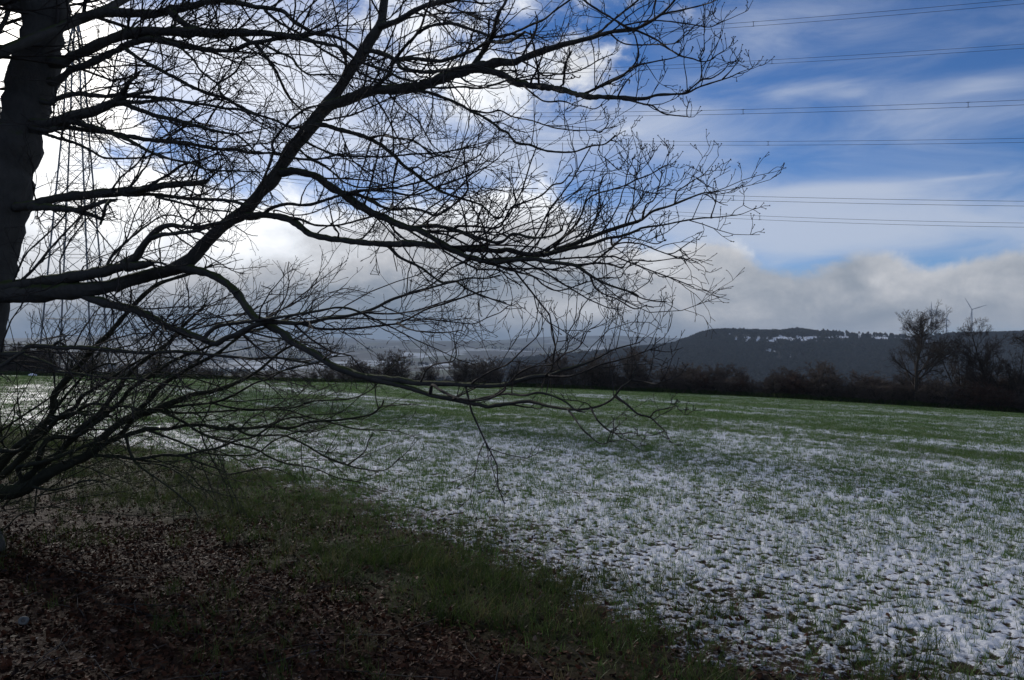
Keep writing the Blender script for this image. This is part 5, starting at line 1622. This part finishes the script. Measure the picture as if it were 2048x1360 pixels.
def build_line():
    zt = {}
    for lev, side, hw, pts, lab, sp in WIRES:
        o0 = TWR + LN * hw * side

        def s_of(px):
            k = (px - CX) / F
            return (k * o0[1] - o0[0]) / (LINE[0] - k * LINE[1])
        S, Zs = [], []
        for px, py in pts:
            s = s_of(px)
            Yd = o0[1] + LINE[1] * s
            S.append(s)
            Zs.append(EYE + (HY - py) / F * Yd)
        co = np.polyfit(S, Zs, 2)
        z0 = np.polyval(co, 0.0)
        zt.setdefault(lev, []).append(z0)
        s = np.linspace(0, 235, 60)
        root = empty('power_line', (o0[0], o0[1], z0))
        tag(root, lab, 'power line', 'wire pairs of the power line')
        ctr = np.stack([LINE[0] * s, LINE[1] * s, np.polyval(co, s) - z0], -1)
        for dz in (.28, -.28):
            obj('wire', mesh_tubes('wire', [((ctr + np.array([0, 0, dz]))[None], np.full((1, 60), .024), 5, False)], WIRE), root)
        for px in sp:
            q = s_of(px)
            c = np.array([LINE[0] * q, LINE[1] * q, np.polyval(co, q) - z0])
            b = [(c + np.array([0, 0, .34]), c - np.array([0, 0, .34])), (c + np.array([0, 0, .28]) - np.array([LINE[0], LINE[1], 0]) * .22, c + np.array([0, 0, .28]) + np.array([LINE[0], LINE[1], 0]) * .22), (c - np.array([0, 0, .28]) - np.array([LINE[0], LINE[1], 0]) * .22, c - np.array([0, 0, .28]) + np.array([LINE[0], LINE[1], 0]) * .22)]
            P, R = bars(b, .04)
            obj('spacer', mesh_tubes('spacer', [(P, R, 4, False)], WIRE), root)
    gz = float(ground(TWR[0], TWR[1]))
    lv = {k: max(v) - gz + 2.6 for k, v in zt.items()}
    root = empty('lattice_pylon', (TWR[0], TWR[1], gz))
    ROT = math.radians(7.7)
    root.rotation_euler = (0, 0, ROT)
    da = math.atan2(LINE[1], LINE[0]) - ROT
    def turn(P):
        c, n = math.cos(da), math.sin(da)
        P = np.asarray(P, float)
        return np.stack([P[..., 0] * c - P[..., 1] * n, P[..., 0] * n + P[..., 1] * c, P[..., 2]], -1)
    tag(root, 'tall grey lattice pylon behind the bare branches at left', 'pylon')
    top = lv[0] + 6.0
    H = [0, 7, 13.5, 19.5, 25, 30, 34.5]
    z = 34.5
    while z < top - 3:
        z += 3.3
        H.append(z)
    def hw(h):
        return np.interp(h, [0, 8.6, 47, lv[0] + .5, top], [4.65, 4.16, 1.69, .9, .12])
    cs = ((1, 1), (1, -1), (-1, -1), (-1, 1))
    for a, b in cs:
        P = np.array([[(a * hw(h), b * hw(h), h) for h in H]])
        obj('leg', mesh_tubes('leg', [(P, np.full((1, len(H)), .15), 4, False)], STEEL), root)
    br = []
    for h0, h1 in zip(H[:-1], H[1:]):
        for i in range(4):
            (a, b), (c, d) = cs[i], cs[(i + 1) % 4]
            w0, w1 = hw(h0), hw(h1)
            br.append(((a * w0, b * w0, h0), (c * w1, d * w1, h1)))
            br.append(((c * w0, d * w0, h0), (a * w1, b * w1, h1)))
            br.append(((a * w1, b * w1, h1), (c * w1, d * w1, h1)))
    P, R = bars(br, .055)
    o = obj('bracing', mesh_tubes('bracing', [(P, R, 4, False)], STEEL), root)
    o['kind'] = 'stuff'
    for lev, wd in ((0, 8.0), (1, 9.0), (2, 8.0)):
        h = lv[lev]
        for sd in (-1, 1):
            w = hw(h)
            b = []
            tipp = np.array([0, sd * wd, h])
            n = 6
            rails = []
            for a in (-1, 1):
                lo = [np.array([a * w, sd * w, h]) * (1 - t) + tipp * t for t in np.linspace(0, 1, n)]
                hi = [np.array([a * w, sd * w, h + 1.9]) * (1 - t) + tipp * t for t in np.linspace(0, 1, n)]
                rails.append((lo, hi))
                for k in range(n - 1):
                    b += [(lo[k], lo[k + 1]), (hi[k], hi[k + 1]), (lo[k], hi[k + 1]) if k < n - 2 else (lo[k], hi[k])]
            for k in range(n - 1):
                b.append((rails[0][0][k], rails[1][0][k + 1]))
            P, R = bars(b, .06)
            obj('cross_arm', mesh_tubes('cross_arm', [(turn(P), R, 4, False)], STEEL), root)
            zs = np.linspace(h, h - 2.3, 24)
            P = np.array([[(0, sd * wd, q) for q in zs]])
            R = np.array([[.15 if i % 2 else .05 for i in range(24)]])
            obj('insulator', mesh_tubes('insulator', [(turn(P), R, 7, False)], GLASSY), root)


build_line()

# ------------------------------------------------------------------ wind turbines on the plateau
def build_turbines():
    for px, hub, blade, ph, lab in ((1944, 619, 27, (117, -3, 20), 'rightmost wind turbine on the hill plateau, largest of the four'),
                                    (1863, 619, 16, (90, 210, 330), 'wind turbine left of the close pair above the broad bare tree'),
                                    (1872, 626, 17, (80, 200, 320), 'wind turbine next to the leftmost one above the broad bare tree'),
                                    (1893, 637, 12, (70, 190, 310), 'smallest wind turbine, lowest hub above the broad bare tree')):
        D = 3200.0
        p = at(px, hub, D)
        gz = float(ground(p[0], p[1]))
        hh = p[2] - gz
        root = empty('wind_turbine', (p[0], p[1], gz))
        root.rotation_euler = (0, 0, -math.atan2(p[0], p[1]))
        tag(root, lab, 'wind turbine', 'wind turbines on the hill')
        z = np.linspace(-1, hh, 12)
        P = np.array([[(0, 0, q) for q in z]])
        obj('tower', mesh_tubes('tower', [(P, np.linspace(3.3, 2.0, 12)[None], 10, True)], TOWER), root)
        P = np.array([[(0, -5, hh), (0, -4, hh), (0, 4, hh), (0, 7, hh)]])
        obj('nacelle', mesh_tubes('nacelle', [(P, np.array([[1.0, 3.2, 3.4, 1.6]]), 8, True)], TOWER), root)
        angs = (117, 18, 262) if px == 1944 else ph
        for a in angs:
            L = blade / F * D
            t = np.linspace(0, 1, 8)
            c, s = math.cos(math.radians(a)), math.sin(math.radians(a))
            Pb = np.stack([c * L * t, np.full(8, -5.0), hh + s * L * t], -1)
            Rb = np.interp(t, [0, .12, .25, 1], [1.1, 1.3, 2.0, .6])
            me = mesh_tubes('blade', [(Pb[None], Rb[None], 6, True)], TOWER)
            obj('blade', me, root)


build_turbines()

# ------------------------------------------------------------------ small house beyond the hedge, snow heap, pale fungus
def boxv(x0, x1, y0, y1, z0, z1):
    V = [(x, y, z) for z in (z0, z1) for y in (y0, y1) for x in (x0, x1)]
    Q = [(0, 2, 3, 1), (4, 5, 7, 6), (0, 1, 5, 4), (2, 6, 7, 3), (0, 4, 6, 2), (1, 3, 7, 5)]
    return V, Q


def build_house(px, py, D, rz, scale, lab):
    p = at(px, py, D)
    gz = float(ground(p[0], p[1]))
    o = empty('house', (p[0], p[1], gz))
    o.rotation_euler = (0, 0, rz)
    tag(o, lab, 'house', 'houses in the valley')
    top = p[2] - gz
    w, d = 5.2 * scale, 4.2 * scale
    ea = top - 2.9 * scale
    V, Q = boxv(-w, w, -d, d, -2, ea)
    V += [(-w, 0, top - .15), (w, 0, top - .15)]
    me = mesh_np('wall', V, [np.array(Q), np.array([(4, 6, 8), (7, 5, 9)])], RENDERW, False)
    obj('wall', me, o)
    for s in (-1, 1):
        e = .5
        V = [(-w - e, s * (d + e), ea - .45), (w + e, s * (d + e), ea - .45), (w + e, 0, top), (-w - e, 0, top),
             (-w - e, s * (d + e), ea - .2), (w + e, s * (d + e), ea - .2), (w + e, 0, top + .28), (-w - e, 0, top + .28)]
        Q = [(0, 1, 2, 3), (7, 6, 5, 4), (0, 4, 5, 1), (1, 5, 6, 2), (2, 6, 7, 3), (3, 7, 4, 0)]
        obj('roof', mesh_np('roof', V, [np.array(Q)], SNOWM, False), o)
    V, Q = boxv(w * .3, w * .3 + .8, -.4, .4, top - .6, top + 1.1)
    obj('chimney', mesh_np('chimney', V, [np.array(Q)], BRICKY, False), o)
    for k in range(3):
        xx = -w * .62 + k * w * .62
        for zz in (ea - 2.0, ea - 4.6):
            V, Q = boxv(xx - .6, xx + .6, -d - .06, -d + .05, zz - .7, zz + .7)
            f = obj('window', mesh_np('window', V, [np.array(Q)], WHITE, False), o)
            V, Q = boxv(xx - .48, xx + .48, -d - .09, -d + .02, zz - .58, zz + .58)
            obj('pane', mesh_np('pane', V, [np.array(Q)], PANE, False), f)


build_house(1866, 792, 195.0, .35, 1.0, 'pale house with snowy roof seen through the foot of the broad bare tree')
build_house(1412, 762, 520.0, -.3, 1.15, 'small house with snowy roof in the valley right of the rounded bare shrub')
build_house(1442, 767, 470.0, .5, 1.0, 'lower snowy roofed house in the valley, right of the other one')


def lump(name, mat, rx, ry, rz, seed, n=14):
    rng = np.random.default_rng(seed)
    V, Q = [], []
    m = n * 2
    for i in range(n + 1):
        e = math.pi / 2 * (1 - i / n) - .25 * (i / n)
        for j in range(m):
            a = 2 * math.pi * j / m
            k = 1 + .25 * (float(vnoise(3 * math.cos(a) + 9, 3 * math.sin(a) + i * .4, seed)) - .5)
            V.append((rx * math.cos(a) * math.cos(e) * k, ry * math.sin(a) * math.cos(e) * k, rz * math.sin(e) * k))
    for i in range(n):
        for j in range(m):
            Q.append((i * m + j, (i + 1) * m + j, (i + 1) * m + (j + 1) % m, i * m + (j + 1) % m))
    return mesh_np(name, V, [np.array(Q)], mat)


x, y = edge_pos(65, -1.0)
hp = obj('snow_heap', lump('snow_heap', SNOWM, .55, .5, .30, 3), None, (x, y, float(ground(x, y))))
tag(hp, 'small bright white heap of snow at the far left field edge', 'snow heap')

fx, fy = unproject(49, 1250)
fz = float(surf(np.array([fx]), np.array([fy]))[0])
fr = empty('fungus', (fx, fy, fz))
tag(fr, 'small pale round fungus cap lying in the dark leaf litter at lower left', 'fungus')
ringp = np.linspace(0, 2 * math.pi, 25)
P = np.stack([.024 * np.cos(ringp), .010 * np.sin(ringp), .030 + .019 * np.sin(ringp)], -1)
obj('cap_rim', mesh_tubes('cap_rim', [(P[None], (.0105 + .0015 * np.sin(ringp * 3))[None], 8, False)], PALE), fr)
P = np.array([[(0, .03, -.03), (0, .018, .012), (0, .004, .028), (0, -.002, .031)]])
obj('cap_centre', mesh_tubes('cap_centre', [(P, np.array([[.010, .012, .021, .018]]), 12, True)], PALE_IN), fr)

# ------------------------------------------------------------------ air
def build_haze():
    lo, hi = -105.0, 206.0
    V, Q = boxv(-11000, 11000, -11000, 11000, lo, hi)
    m, T, out = new_mat('haze')
    v = T.n('ShaderNodeVolumePrincipled')
    v.inputs['Color'].default_value = (0.66, 0.80, 0.96, 1)
    v.inputs['Density'].default_value = 0.000105
    v.inputs['Anisotropy'].default_value = 0.0
    T.link(v.outputs[0], out.inputs['Volume'])
    o = obj('haze', mesh_np('haze', V, [np.array(Q)], m, False))
    tag(o, 'thin winter haze over the valley', kind='stuff')


build_haze()
